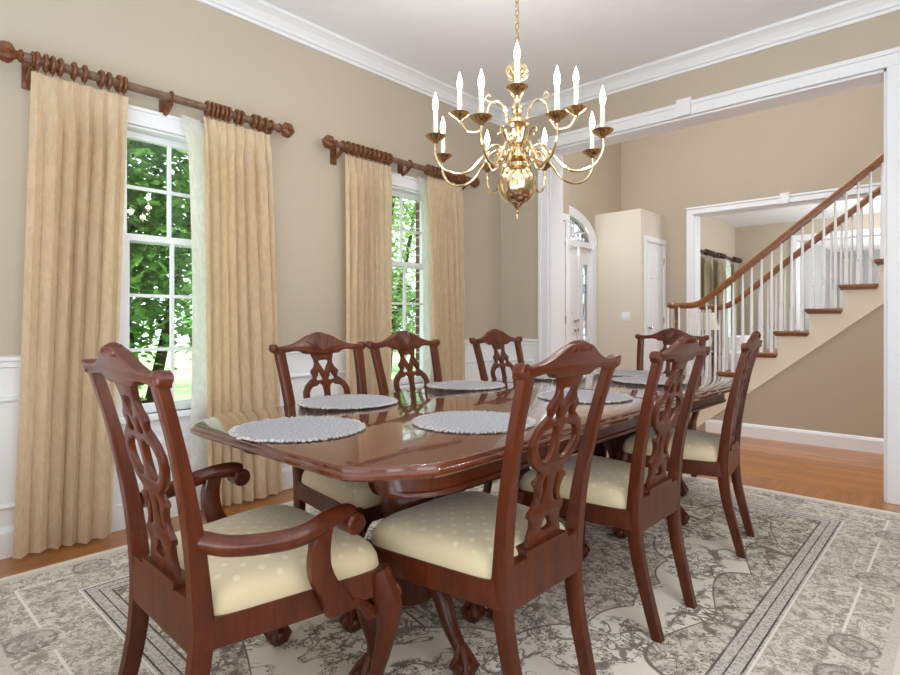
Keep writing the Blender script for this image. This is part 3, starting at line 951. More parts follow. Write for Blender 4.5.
bm = bmesh.new(); sweep_profile(bm, basep, (FX, FY, 0), (LX0 - 0.1, FY, 0), (0, -1, 0)); sweep_profile(bm, basep, (FX, 3.13, 0), (-0.01, 3.13, 0), (0, -1, 0))
structure('baseboard_hall', bm, M['trim'], 'white baseboard beside the closet')

# ------------------------------------------------------------------ living room and the room beyond
bm = bmesh.new()
LZ0, LZ1 = 0.75, 2.12
LWS = ((4.55, 5.30), (6.30, 6.95))
ycur = FY + T
for a_, b_ in LWS:
    box(bm, -0.2, 0, ycur, a_, 0, 2.95); box(bm, -0.2, 0, a_, b_, 0, LZ0); box(bm, -0.2, 0, a_, b_, LZ1, 2.95); ycur = b_
box(bm, -0.2, 0, ycur, 7.46, 0, 2.95)
structure('wall_living_left', bm, M['wall'], 'beige living room wall with the far window')
BX0, BZ = 1.02, 2.52
bm = bmesh.new(); box(bm, -0.2, BX0, 7.26, 7.46, 0, 2.95); box(bm, BX0, 2.6, 7.26, 7.46, BZ, 2.95); box(bm, 2.6, 6.0, 7.26, 7.46, 0, 2.95)
structure('wall_living_back', bm, M['wall'], 'beige living room wall with a white cased doorway')
bm = bmesh.new(); box(bm, -0.2, 6.0, FY + T, 7.46, 2.86, 3.0)
structure('ceiling_living', bm, M['ceiling'], 'white living room ceiling')
bm = bmesh.new()
box(bm, BX0 - 0.09, BX0, 7.235, 7.26, 0, BZ + 0.09, 0.004); box(bm, BX0, 2.6, 7.235, 7.26, BZ, BZ + 0.09, 0.004); box(bm, 2.6, 2.69, 7.235, 7.26, 0, BZ + 0.09)
box(bm, BX0 - 0.001, BX0 + 0.015, 7.26, 7.46, 0, BZ); box(bm, BX0, 2.6, 7.26, 7.46, BZ - 0.015, BZ)
structure('trim_9', bm, M['trim'], 'white casing around the doorway beyond the living room')
bm = bmesh.new(); box(bm, -0.2, 6, 12.4, 12.6, 0, 2.9); box(bm, 0.6, 0.8, 7.46, 12.4, 0, 2.9)
structure('wall_far_room', bm, M['wall_blue'], 'grey blue wall of the farthest room')
bm = bmesh.new(); box(bm, -0.2, 6, 7.46, 12.6, 2.78, 2.95)
structure('ceiling_far_room', bm, M['ceiling'], 'white ceiling of the farthest room')
bm = bmesh.new()
y = 12.4
for xa_, xb_ in ((2.0, 2.95),):
    for z in (0.85, 1.45, 2.05): box(bm, xa_, xb_, y - 0.03, y, z, z + 0.05)
    for x in (xa_, (xa_ + xb_) / 2 - 0.025, xb_ - 0.05): box(bm, x, x + 0.05, y - 0.03, y, 0.85, 2.1)
w3 = structure('window_3', bm, M['trim'], 'white framed window in the farthest room')
bm = bmesh.new(); box(bm, 2.02, 2.93, y - 0.012, y - 0.004, 0.87, 2.08)
structure('pane', bm, glass_mat('bright_pane', (0.9, 0.95, 1, 1), 0.6), parent=w3)
for i, (a_, b_) in enumerate(LWS):
    bm = bmesh.new()
    box(bm, -0.2, 0.025, a_ - 0.08, a_ + 0.02, LZ0 - 0.08, LZ1 + 0.08); box(bm, -0.2, 0.025, b_ - 0.02, b_ + 0.08, LZ0 - 0.08, LZ1 + 0.08)
    box(bm, -0.2, 0.025, a_, b_, LZ0 - 0.08, LZ0 + 0.02); box(bm, -0.2, 0.025, a_, b_, LZ1 - 0.02, LZ1 + 0.08)
    box(bm, -0.1, -0.07, a_, b_, 1.42, 1.46); box(bm, -0.1, -0.07, (a_ + b_) / 2 - 0.015, (a_ + b_) / 2 + 0.015, LZ0, LZ1)
    w = structure('window_%d' % (i + 4), bm, M['trim'], ['white living room window mostly hidden by the hall opening', 'white living room window nearest the far corner'][i])
    bm = bmesh.new(); box(bm, -0.09, -0.085, a_, b_, LZ0, LZ1); structure('pane', bm, M['glass'], parent=w)

# ------------------------------------------------------------------ curtains
def curtain_panel(name, y0t, y1t, y0b, y1b, ztop, zbot, x, folds, amp, seed, mat):
    """a pleated panel hanging in the yz plane at distance x from the wall"""
    r = random.Random(seed)
    bm = bmesh.new()
    nu, nv = folds * 14, 40
    ph = [r.uniform(-0.5, 0.5) for _ in range(folds + 2)]
    am = [r.uniform(0.65, 1.25) for _ in range(folds + 2)]
    grid = []
    for j in range(nv + 1):
        t = j / nv
        z = ztop + (zbot - ztop) * t
        row = []
        e = 0.25 + 0.75 * min(1, t / 0.12) ** 1.2
        for i in range(nu + 1):
            u = i / nu
            f = folds * min(1, max(0, u + 0.03 * math.sin(5.1 * u * (1 + 0.2 * t) + seed) - 0.03 * math.sin(seed) * (1 - u) - 0.03 * math.sin(5.1 * (1 + 0.2 * t) + seed) * u)); k = int(min(folds - 1, f)); w = f - k
            a = (am[k] * (1 - w) + am[k + 1] * w) * (1 - 0.35 * t * math.sin(1.7 * k + seed) ** 2)
            p = ph[k] * (1 - w) + ph[k + 1] * w
            y0 = y0t + (y0b - y0t) * t; y1 = y1t + (y1b - y1t) * t
            s = math.sin(2 * PI * f + p * t * 1.5)
            s = math.copysign(abs(s) ** 0.85, s)
            xx = x + amp * e * a * s + 0.012 * math.sin(3.1 * t + f)
            if t < 0.05: xx = x + amp * 0.3 * math.copysign(abs(s) ** 0.4, s) * (0.7 + t * 6)
            yy = y0 + (y1 - y0) * u + 0.35 * amp * e * math.sin(4 * PI * f + p) * 0.5
            if s > 0:                                    # pinch pleats: the cloth is gathered just under the heading
                g = 0.6 * math.exp(-((t - 0.035) / 0.028) ** 2)
                yc = y0 + (y1 - y0) * min(1, (math.floor(f) + 0.25) / folds)
                yy += (yc - yy) * g; xx += 0.008 * g
            row.append(bm.verts.new((max(0.03, xx), yy, z)))
        grid.append(row)
    for j in range(nv):
        for i in range(nu):
            bm.faces.new((grid[j][i], grid[j][i + 1], grid[j + 1][i + 1], grid[j + 1][i]))
    bmesh.ops.solidify(bm, geom=bm.faces, thickness=0.004)
    return build(name, bm, mat, smooth=True, angle=70)

def rod(name, ya, yb, z, x, label, near_brackets):
    root = empty(name, (x, (ya + yb) / 2, z))
    tag(root, label, 'curtain rod')
    cy = (ya + yb) / 2
    def part(nm, bm, mat):
        o = build(nm, bm, mat, root); o.location = (-x, -cy, -z); return o
    bm = bmesh.new(); tube(bm, [(x, ya, z), (x, yb, z)], 0.0215, 16); part('pole', bm, M['rod_grey'])
    for s, ye in ((-1, ya), (1, yb)):
        bm = bmesh.new()
        prof = [(0.02, 0), (0.024, 0.006), (0.02, 0.012), (0.014, 0.02), (0.018, 0.03), (0.03, 0.04), (0.037, 0.055), (0.034, 0.075), (0.022, 0.095), (0.01, 0.105), (0.007, 0.112), (0, 0.116)]
        rings = []
        for r_, d in prof:
            r_ *= 1.2
            rings.append([(x + r_ * (1 + 0.12 * math.cos(8 * a)) * math.cos(a), ye + s * d, z + r_ * (1 + 0.12 * math.cos(8 * a)) * math.sin(a)) for a in (2 * PI * q / 32 for q in range(32))])
        loft(bm, rings); part('finial', bm, M['rod_wood'])
    for yb_ in near_brackets:
        bm = bmesh.new()
        box(bm, 0.0, 0.02, yb_ - 0.022, yb_ + 0.022, z - 0.11, z + 0.02, 0.004)
        tube(bm, catmull([(0.01, yb_, z - 0.07), (x * 0.5, yb_, z - 0.06), (x, yb_, z - 0.03)], 4), 0.013, 8)
        tube(bm, [(x + 0.0295 * math.cos(a), yb_, z + 0.0295 * math.sin(a)) for a in (2 * PI * q / 14 for q in range(14))], 0.007, 6, closed=True)
        part('bracket', bm, M['rod_wood'])
    return root

RZ, RX = 2.292, 0.115
rod('curtain_rod', -3.71, -2.42, RZ, RX, 'long wooden curtain rod over the window nearest the armchair', (-3.672, -3.06, -2.47))
rod('curtain_rod', -1.98, -0.58, RZ, RX, 'long wooden curtain rod over the window toward the hall', (-1.93, -1.30, -0.62))
bm = bmesh.new()
tube(bm, [(0.0335 * math.cos(a), 0, 0.0335 * math.sin(a)) for a in (2 * PI * q / 20 for q in range(20))], 0.0098, 8, closed=True)
for v in bm.verts: v.co.y *= 1.05
tube(bm, [(0.006 * math.cos(a), 0, -0.048 + 0.006 * math.sin(a)) for a in (2 * PI * q / 8 for q in range(8))], 0.0015, 5, closed=True)
ring0 = build('curtain_ring', bm, M['rod_wood'])
first = [True]
def rings(ys, label, group):
    for y in ys:
        o = ring0 if first[0] else ring0.copy()
        if not first[0]: COL.objects.link(o)
        first[0] = False
        o.location = (RX, y, RZ - 0.0018)
        o.rotation_euler = (0, rng.uniform(-0.06, 0.06), rng.uniform(-0.08, 0.08))
        tag(o, label, 'curtain ring', group)
rings([-3.655, -3.622, -3.595, -3.565, -3.51, -3.465, -3.395, -3.36, -3.315, -3.29],
      'carved wooden ring on the rod above the leftmost gold curtain', 'rings of the leftmost curtain')
rings([-2.865, -2.84, -2.815, -2.79, -2.765, -2.74, -2.69, -2.662, -2.585, -2.555, -2.51],
      'carved wooden ring on the rod above the second gold curtain from the left', 'rings of the second curtain')
rings([-1.885 + 0.042 * k for k in range(10)], 'carved wooden ring on the rod above the third gold curtain from the left', 'rings of the third curtain')
rings([-1.10 + 0.047 * k for k in range(10)], 'carved wooden ring on the rod above the rightmost gold curtain', 'rings of the rightmost curtain')
CT, CB = RZ - 0.052, 0.015
for (a, b, c_, d, fo, sd, lab, lin_y) in (
    (-3.675, -3.265, -3.74, -3.34, 6, 3, 'gold damask curtain panel leftmost in the room, beside the armchair', None),
    (-2.885, -2.47, -2.86, -2.38, 7, 5, 'gold damask curtain panel right of the near window behind the table end', (-2.965, -2.85)),
    (-1.90, -1.48, -1.90, -1.47, 8, 9, 'gold damask curtain panel left of the window toward the hall', None),
    (-1.10, -0.68, -1.03, -0.62, 8, 12, 'gold damask curtain panel rightmost, nearest the hall opening', (-1.15, -1.04))):
    c = curtain_panel('curtain', a, b, c_, d, CT, CB, RX - 0.01, fo, 0.033, sd, M['curtain'])
    tag(c, lab, 'curtain')
    if lin_y:
        bm = bmesh.new()
        P0 = [(RX - 0.03 - 0.03 * k / 5, lin_y[0] - 0.0 + (lin_y[1] - lin_y[0]) * k / 5) for k in range(6)]
        rows = []
        for j in range(13):
            t = j / 12
            rows.append([bm.verts.new((max(0.06, px), py + 0.03 * math.sin(PI * t) - (0.03 if j == 0 else 0), CT - 0.01 + (CB + 0.02 - CT) * t)) for px, py in P0])
        for j in range(12):
            for i in range(5): bm.faces.new((rows[j][i], rows[j][i + 1], rows[j + 1][i + 1], rows[j + 1][i]))
        bmesh.ops.solidify(bm, geom=bm.faces, thickness=0.003)
        l = build('lining', bm, M['lining'], c)
        l['label'] = 'white curtain lining'

# living room furniture, seen between the balusters
for y0, y1, lab in ((4.15, 5.72, 'dark wooden curtain rod over the living room window behind the opening casing'), (5.92, 7.2, 'dark wooden curtain rod over the living room window by the far corner')):
    r2 = empty('curtain_rod', (0.1, (y0 + y1) / 2, 2.22)); tag(r2, lab, 'curtain rod')
    h = (y1 - y0) / 2
    bm = bmesh.new(); tube(bm, [(0, -h, 0), (0, h, 0)], 0.02, 10)
    build('pole', bm, M['dark'], r2)
    bm = bmesh.new()
    for q in (-1, 1): tube(bm, [(-0.1, q * (h - 0.1), -0.02), (0, q * (h - 0.1), -0.02)], 0.012, 8)
    build('bracket', bm, M['dark'], r2)
    for y in (-h, h):
        bm = bmesh.new(); sphere(bm, (0, y, 0), 0.045); build('finial', bm, M['dark'], r2)
    for q in (-1, 1):
        bm = bmesh.new()
        for k in range(5):
            yy = q * (h - 0.13 - 0.055 * k)
            tube(bm, [(0.036 * math.cos(a), yy, 0.036 * math.sin(a)) for a in (2 * PI * g / 12 for g in range(12))], 0.014, 6, closed=True)
        build('ring_cluster', bm, M['dark'], r2)
for y0, y1, lab in ((5.30, 5.62, 'pale olive curtain panel just past the living room opening casing'), (6.0, 6.42, 'pale olive curtain panel left of the farther living room window'), (6.88, 7.15, 'pale olive curtain panel in the far living room corner')):
    tag(curtain_panel('curtain', y0, y1, y0, y1, 2.16, 0.02, 0.1, 5, 0.04, int(y0 * 10), M['olive_cloth']), lab, 'curtain')

def sofa(cx, cy, rz, w, label):
    root = empty('sofa', (cx, cy, 0), rz); tag(root, label, 'sofa')
    bm = bmesh.new(); box(bm, -w / 2, w / 2, -0.42, 0.42, 0.1, 0.32, 0.03); build('base', bm, M['sofa'], root)
    bm = bmesh.new(); box(bm, -w / 2 + 0.02, w / 2 - 0.02, -0.42, -0.2, 0.3, 0.86, 0.07); build('backrest', bm, M['sofa'], root)
    for s in (-1, 1):
        bm = bmesh.new(); box(bm, s * (w / 2) - 0.1, s * (w / 2) + 0.1, -0.4, 0.42, 0.1, 0.62, 0.06); build('arm', bm, M['sofa'], root)
    n = max(1, round(w / 0.75))
    for k in range(n):
        a = -w / 2 + 0.11 + k * (w - 0.22) / n
        bm = bmesh.new(); box(bm, a, a + (w - 0.22) / n - 0.01, -0.22, 0.42, 0.31, 0.47, 0.04); build('seat_cushion', bm, M['sofa'], root)
    for sx in (-1, 1):
        for sy in (-1, 1):
            bm = bmesh.new(); lathe(bm, [(0.018, 0), (0.028, 0.1)], sx * (w / 2 - 0.05), sy * 0.34, 8); build('leg', bm, M['dark'], root)
sofa(1.75, 6.5, PI, 1.5, 'white upholstered sofa in the living room behind the balusters')
sofa(0.9, 5.5, -PI / 2, 0.8, 'white upholstered armchair by the olive living room curtains')
tb = empty('side_table', (0.32, 4.75, 0)); tag(tb, 'small dark side table under the living room lamp behind the newel', 'table')
bm = bmesh.new(); lathe(bm, [(0, 0.58), (0.24, 0.58), (0.25, 0.6), (0.24, 0.615), (0, 0.615)], n=24); build('table_top', bm, M['dark'], tb)
bm = bmesh.new(); lathe(bm, [(0.15, 0), (0.14, 0.03), (0.03, 0.06), (0.03, 0.3), (0.045, 0.35), (0.03, 0.4), (0.05, 0.58)], n=14); build('pedestal', bm, M['dark'], tb)
tl = empty('table_lamp', (0.32, 4.75, 0.616)); tag(tl, 'table lamp with cream shade in the living room', 'lamp')
bm = bmesh.new(); lathe(bm, [(0.07, 0), (0.07, 0.02), (0.03, 0.04), (0.06, 0.12), (0.07, 0.2), (0.03, 0.3), (0.012, 0.33), (0.012, 0.4)], n=16); build('base', bm, M['sofa'], tl)
bm = bmesh.new()
loft(bm, [[(r * math.cos(2 * PI * k / 20), r * math.sin(2 * PI * k / 20), z) for k in range(20)] for r, z in ((0.17, 0.34), (0.11, 0.6))], cap=False)
bmesh.ops.solidify(bm, geom=bm.faces, thickness=0.004); build('lamp_shade', bm, M['shade'], tl)

# ------------------------------------------------------------------ rug
bm = bmesh.new(); box(bm, -RUG_HX, RUG_HX, -RUG_HY, RUG_HY, 0, 0.012, 0.004)
o = build('rug', bm, M['rug'], loc=(RUG_CX, RUG_CY, 0.0))
tag(o, 'large cream and grey floral oriental rug under the dining table', 'rug')
RT = 0.012

# ------------------------------------------------------------------ dining table
TC = (1.845, -2.135)
THX, THY = 0.545, 1.385
tab = empty('dining_table', (TC[0], TC[1], RT))
tag(tab, 'long polished mahogany double pedestal dining table set with placemats', 'table')
TZ = 0.76 - RT
def top_outline(hx, hy, ins=0.0):
    """quarter: straight side, ogee corner, straight end"""
    q = []
    c0 = (hx, hy - 0.22); c1 = (hx - 0.20, hy)
    q += [(hx - 0.012, -0.0), (hx - 0.004, hy * 0.55), (hx, hy - 0.32)]
    q += [(hx - 0.001, hy - 0.21), (hx - 0.012, hy - 0.155), (hx - 0.05, hy - 0.10), (hx - 0.086, hy - 0.048), (hx - 0.13, hy - 0.010), (hx - 0.18, hy), (hx - 0.34, hy)]
    pts = [(x - ins, y - ins) if y > 0 else (x - ins, y) for x, y in q]
    r = pts[1:]
    full = [pts[0]] + r + [(-x, y) for x, y in r[::-1]] + [(-pts[0][0], 0)] + [(-x, -y) for x, y in r] + [(x, -y) for x, y in r[::-1]]
    return closed_smooth(full, 4)
bm = bmesh.new()
lay = [(0.012, -0.034), (0.004, -0.031), (0.0, -0.026), (0.0, -0.018), (0.003, -0.014), (0.007, -0.012), (0.008, -0.006), (0.011, -0.002), (0.016, 0.0)]
loft(bm, [[(x, y, TZ + dz) for x, y in top_outline(THX, THY, ins)] for ins, dz in lay])
build('table_top', bm, M['table_wood'], tab, angle=25)
bm = bmesh.new()
for y in (-0.32, 0.32): box(bm, -THX + 0.02, THX - 0.02, y - 0.0008, y + 0.0008, TZ - 0.01, TZ + 0.0003)
build('leaf_seam', bm, M['dark'], tab)
bm = bmesh.new()
ai = 0.085
lay = [(ai + 0.01, TZ - 0.032), (ai, TZ - 0.036), (ai, TZ - 0.092), (ai - 0.006, TZ - 0.096), (ai - 0.008, TZ - 0.104), (ai, TZ - 0.110), (ai + 0.02, TZ - 0.112)]
def apron_outline(ins):
    q = [(THX - 0.006, 0.0), (THX, THY - 0.55), (THX, THY - 0.40), (THX, THY - 0.28), (THX - 0.035, THY - 0.20), (THX - 0.11, THY - 0.165), (THX - 0.20, THY - 0.21), (THX - 0.31, THY - 0.29)]
    p = [(x - ins, y) for x, y in q]
    r = p[1:]
    return closed_smooth([p[0]] + r + [(0, THY - 0.31 - ins * 0.3)] + [(-x, y) for x, y in r[::-1]] + [(-p[0][0], 0)] + [(-x, -y) for x, y in r] + [(0, -THY + 0.31 + ins * 0.3)] + [(x, -y) for x, y in r[::-1]], 4)
loft(bm, [[(x, y, z) for x, y in apron_outline(ins)] for ins, z in lay])
build('apron', bm, M['mahogany'], tab, angle=35)

def claw_leg(bm, path, radii, foot, fr=0.034, squash=1.0):
    tube(bm, path, radii, 12, flat=squash)
    fx, fy, fz = foot
    sphere(bm, foot, fr, 1, 1, 0.9, 14, 10)
    last = Vector(path[-1])
    for k in range(4):
        a = PI / 4 + k * PI / 2
        d = Vector((math.cos(a), math.sin(a), 0))
        tube(bm, [last + Vector((0, 0, 0.02)) + d * 0.006, Vector((fx, fy, fz + fr * 0.75)) + d * fr * 0.62, Vector((fx, fy, fz + fr * 0.2)) + d * fr * 1.04, Vector((fx, fy, fz - fr * 0.6)) + d * fr * 0.72],
             [0.011, 0.011, 0.010, 0.005], 7)

for py, angs in ((-0.80, (-12, 192, 52, 128)), (0.80, (12, 168, -52, -128))):
    bm = bmesh.new()
    lathe(bm, [(0.15, TZ - 0.112), (0.15, TZ - 0.135), (0.06, TZ - 0.16), (0.055, TZ - 0.19), (0.075, TZ - 0.2), (0.06, TZ - 0.215), (0.085, TZ - 0.24), (0.098, TZ - 0.29), (0.09, TZ - 0.34), (0.06, TZ - 0.40), (0.05, TZ - 0.43), (0.07, TZ - 0.445), (0.075, TZ - 0.46), (0.085, TZ - 0.47), (0.085, TZ - 0.62), (0.05, TZ - 0.64), (0.02, TZ - 0.66)], 0, py, 24)
    build('pedestal', bm, M['mahogany'], tab)
    for a in angs:
        a = math.radians(a); d = Vector((math.cos(a), math.sin(a), 0)); c = Vector((0, py, 0))
        P = catmull([c + d * 0.05 + Vector((0, 0, 0.22)), c + d * 0.12 + Vector((0, 0, 0.26)), c + d * 0.19 + Vector((0, 0, 0.22)), c + d * 0.25 + Vector((0, 0, 0.13)), c + d * 0.31 + Vector((0, 0, 0.075))], 5)
        R = [0.045 - 0.026 * i / (len(P) - 1) for i in range(len(P))]
        bm = bmesh.new()
        claw_leg(bm, P, R, tuple(c + d * 0.325 + Vector((0, 0, 0.034))), 0.036)
        build('leg', bm, M['mahogany'], tab)

# ------------------------------------------------------------------ chairs
def back_y(z):
    """rake of the back: y of the back plane at height z"""
    t = max(0.0, (z - 0.44) / 0.58)
    return -0.225 - 0.115 * t ** 1.25 + 0.01 * math.sin(PI * min(1, t))

def crest_outline(w):
    h = w / 2
    half = [(0.0, 1.022), (0.035, 1.020), (0.065, 1.012), (0.095, 0.996), (0.13, 0.982), (0.165, 0.974), (h - 0.035, 0.972), (h - 0.018, 0.979), (h - 0.004, 0.979), (h + 0.002, 0.966), (h - 0.003, 0.950), (h - 0.014, 0.942), (h - 0.03, 0.940),
            (h - 0.07, 0.946), (0.135, 0.950), (0.105, 0.946), (0.085, 0.936), (0.06, 0.934), (0.0, 0.934)]
    r = [(-x, z) for x, z in half[1:-1]][::-1]
    return closed_smooth(half + r, 4)

def splat_outlines():
    half = [(0.058, 0.945), (0.053, 0.925), (0.046, 0.908), (0.044, 0.893), (0.052, 0.876), (0.066, 0.864), (0.070, 0.853), (0.062, 0.843), (0.061, 0.834), (0.078, 0.823), (0.102, 0.804), (0.118, 0.776), (0.119, 0.748), (0.106, 0.720),
            (0.084, 0.699), (0.062, 0.686), (0.052, 0.677), (0.058, 0.668), (0.073, 0.662), (0.076, 0.652), (0.062, 0.641), (0.054, 0.622), (0.055, 0.602), (0.066, 0.586), (0.080, 0.574), (0.080, 0.562), (0.067, 0.551), (0.065, 0.532), (0.075, 0.503), (0.086, 0.472)]
    outer = half + [(-x, z) for x, z in half[::-1]]
    def hole(pts): return closed_smooth(pts, 4)
    H = []
    H.append(hole([(-0.027, 0.902), (0.0, 0.906), (0.027, 0.902), (0.016, 0.880), (0.0, 0.858), (-0.016, 0.880)]))
    for s in (-1, 1):
        H.append(hole([(s * x, z) for x, z in ((0.031, 0.858), (0.019, 0.838), (0.013, 0.824), (0.032, 0.820), (0.050, 0.826), (0.040, 0.842))]))
        H.append(hole([(s * x, z) for x, z in ((0.018, 0.796), (0.036, 0.806), (0.050, 0.798), (0.074, 0.793), (0.091, 0.772), (0.090, 0.747), (0.074, 0.727), (0.050, 0.709), (0.028, 0.712), (0.015, 0.735), (0.013, 0.768))]))
        H.append(hole([(s * x, z) for x, z in ((0.028, 0.672), (0.038, 0.650), (0.034, 0.622), (0.040, 0.598), (0.048, 0.588), (0.030, 0.590), (0.018, 0.615), (0.018, 0.646))]))
    H.append(hole([(0.0, 0.556), (0.018, 0.536), (0.026, 0.520), (0.0, 0.515), (-0.026, 0.520), (-0.018, 0.536)]))
    return [outer] + H

def to_back(bm, bow=0.0):
    for v in bm.verts:
        x, z, t = v.co.x, v.co.y, v.co.z
        v.co = Vector((x, back_y(z) + t - bow * x * x, z))

def rear_post(bm, s, hw, tw):
    """one rear post and leg: foot, seat, top"""
    ctrl = [(s * (hw - 0.018), -0.298, 0.0), (s * (hw - 0.014), -0.272, 0.10), (s * (hw - 0.008), -0.236, 0.25), (s * hw, -0.222, 0.38), (s * (hw + 0.002), back_y(0.48), 0.48), (s * (hw + 0.25 * (tw - hw)), back_y(0.62), 0.62), (s * (hw + 0.68 * (tw - hw)), back_y(0.80), 0.80), (s * tw, back_y(0.955), 0.955)]
    P = catmull(ctrl, 4)
    rings = []
    for p in P:
        z = p.z
        if z < 0.40: wx, wy = 0.0165, 0.0175 + 0.006 * (z / 0.4)
        else:
            t = (z - 0.40) / 0.56
            wx, wy = 0.0165 + 0.0045 * t, 0.0235 - 0.0105 * min(1, t * 1.3)
        c = 0.14
        rings.append([(p.x + a * wx, p.y + b * wy, z) for a, b in ((-1, -1 + c), (-1 + c, -1), (1 - c, -1), (1, -1 + c), (1, 1 - c), (1 - c, 1), (-1 + c, 1), (-1, 1 - c))])
    loft(bm, rings)

def superq(hx, hy, y0, front_scale, e, n=40):
    out = []
    for k in range(n):
        a = 2 * PI * k / n
        ca, sa = math.cos(a), math.sin(a)
        x = math.copysign(abs(ca) ** e, ca); y = math.copysign(abs(sa) ** e, sa)
        f = 1 + (front_scale - 1) * (y + 1) / 2
        out.append((x * hx * f, y0 + y * hy))
    return out

def cabriole(bm, s, fx, fy):
    path = catmull([(fx, fy, 0.42), (fx + s * 0.012, fy + 0.012, 0.37), (fx + s * 0.022, fy + 0.022, 0.31), (fx + s * 0.012, fy + 0.013, 0.22), (fx - s * 0.002, fy - 0.002, 0.13), (fx + s * 0.004, fy + 0.004, 0.075)], 5)
    R = []
    for p in path:
        z = p.z
        if z > 0.34: r = 0.030 + 0.010 * (0.44 - z) / 0.10
        elif z > 0.25: r = 0.040 - 0.013 * (0.34 - z) / 0.09
        else: r = 0.027 - 0.010 * min(1, (0.25 - z) / 0.13)
        R.append(r)
    claw_leg(bm, path, R, (fx + s * 0.014, fy + 0.014, 0.034), 0.037)
    box(bm, fx - 0.024, fx + 0.024, fy - 0.024, fy + 0.022, 0.345, 0.424, 0.004)
    # carved knee scroll
    tube(bm, catmull([(fx + s * 0.03, fy + 0.045, 0.335), (fx + s * 0.042, fy + 0.042, 0.36), (fx + s * 0.03, fy + 0.03, 0.385)], 4), [0.008] * 9, 6)
    for d in ((-s, 0), (0, -1)):
        bx, by = fx + d[0] * 0.05, fy + d[1] * 0.05
        tube(bm, catmull([(fx + d[0] * 0.02, fy + d[1] * 0.02, 0.31), (bx, by, 0.345), (fx + d[0] * 0.085, fy + d[1] * 0.085, 0.368)], 4), [0.02 - 0.0012 * i for i in range(9)], 8)

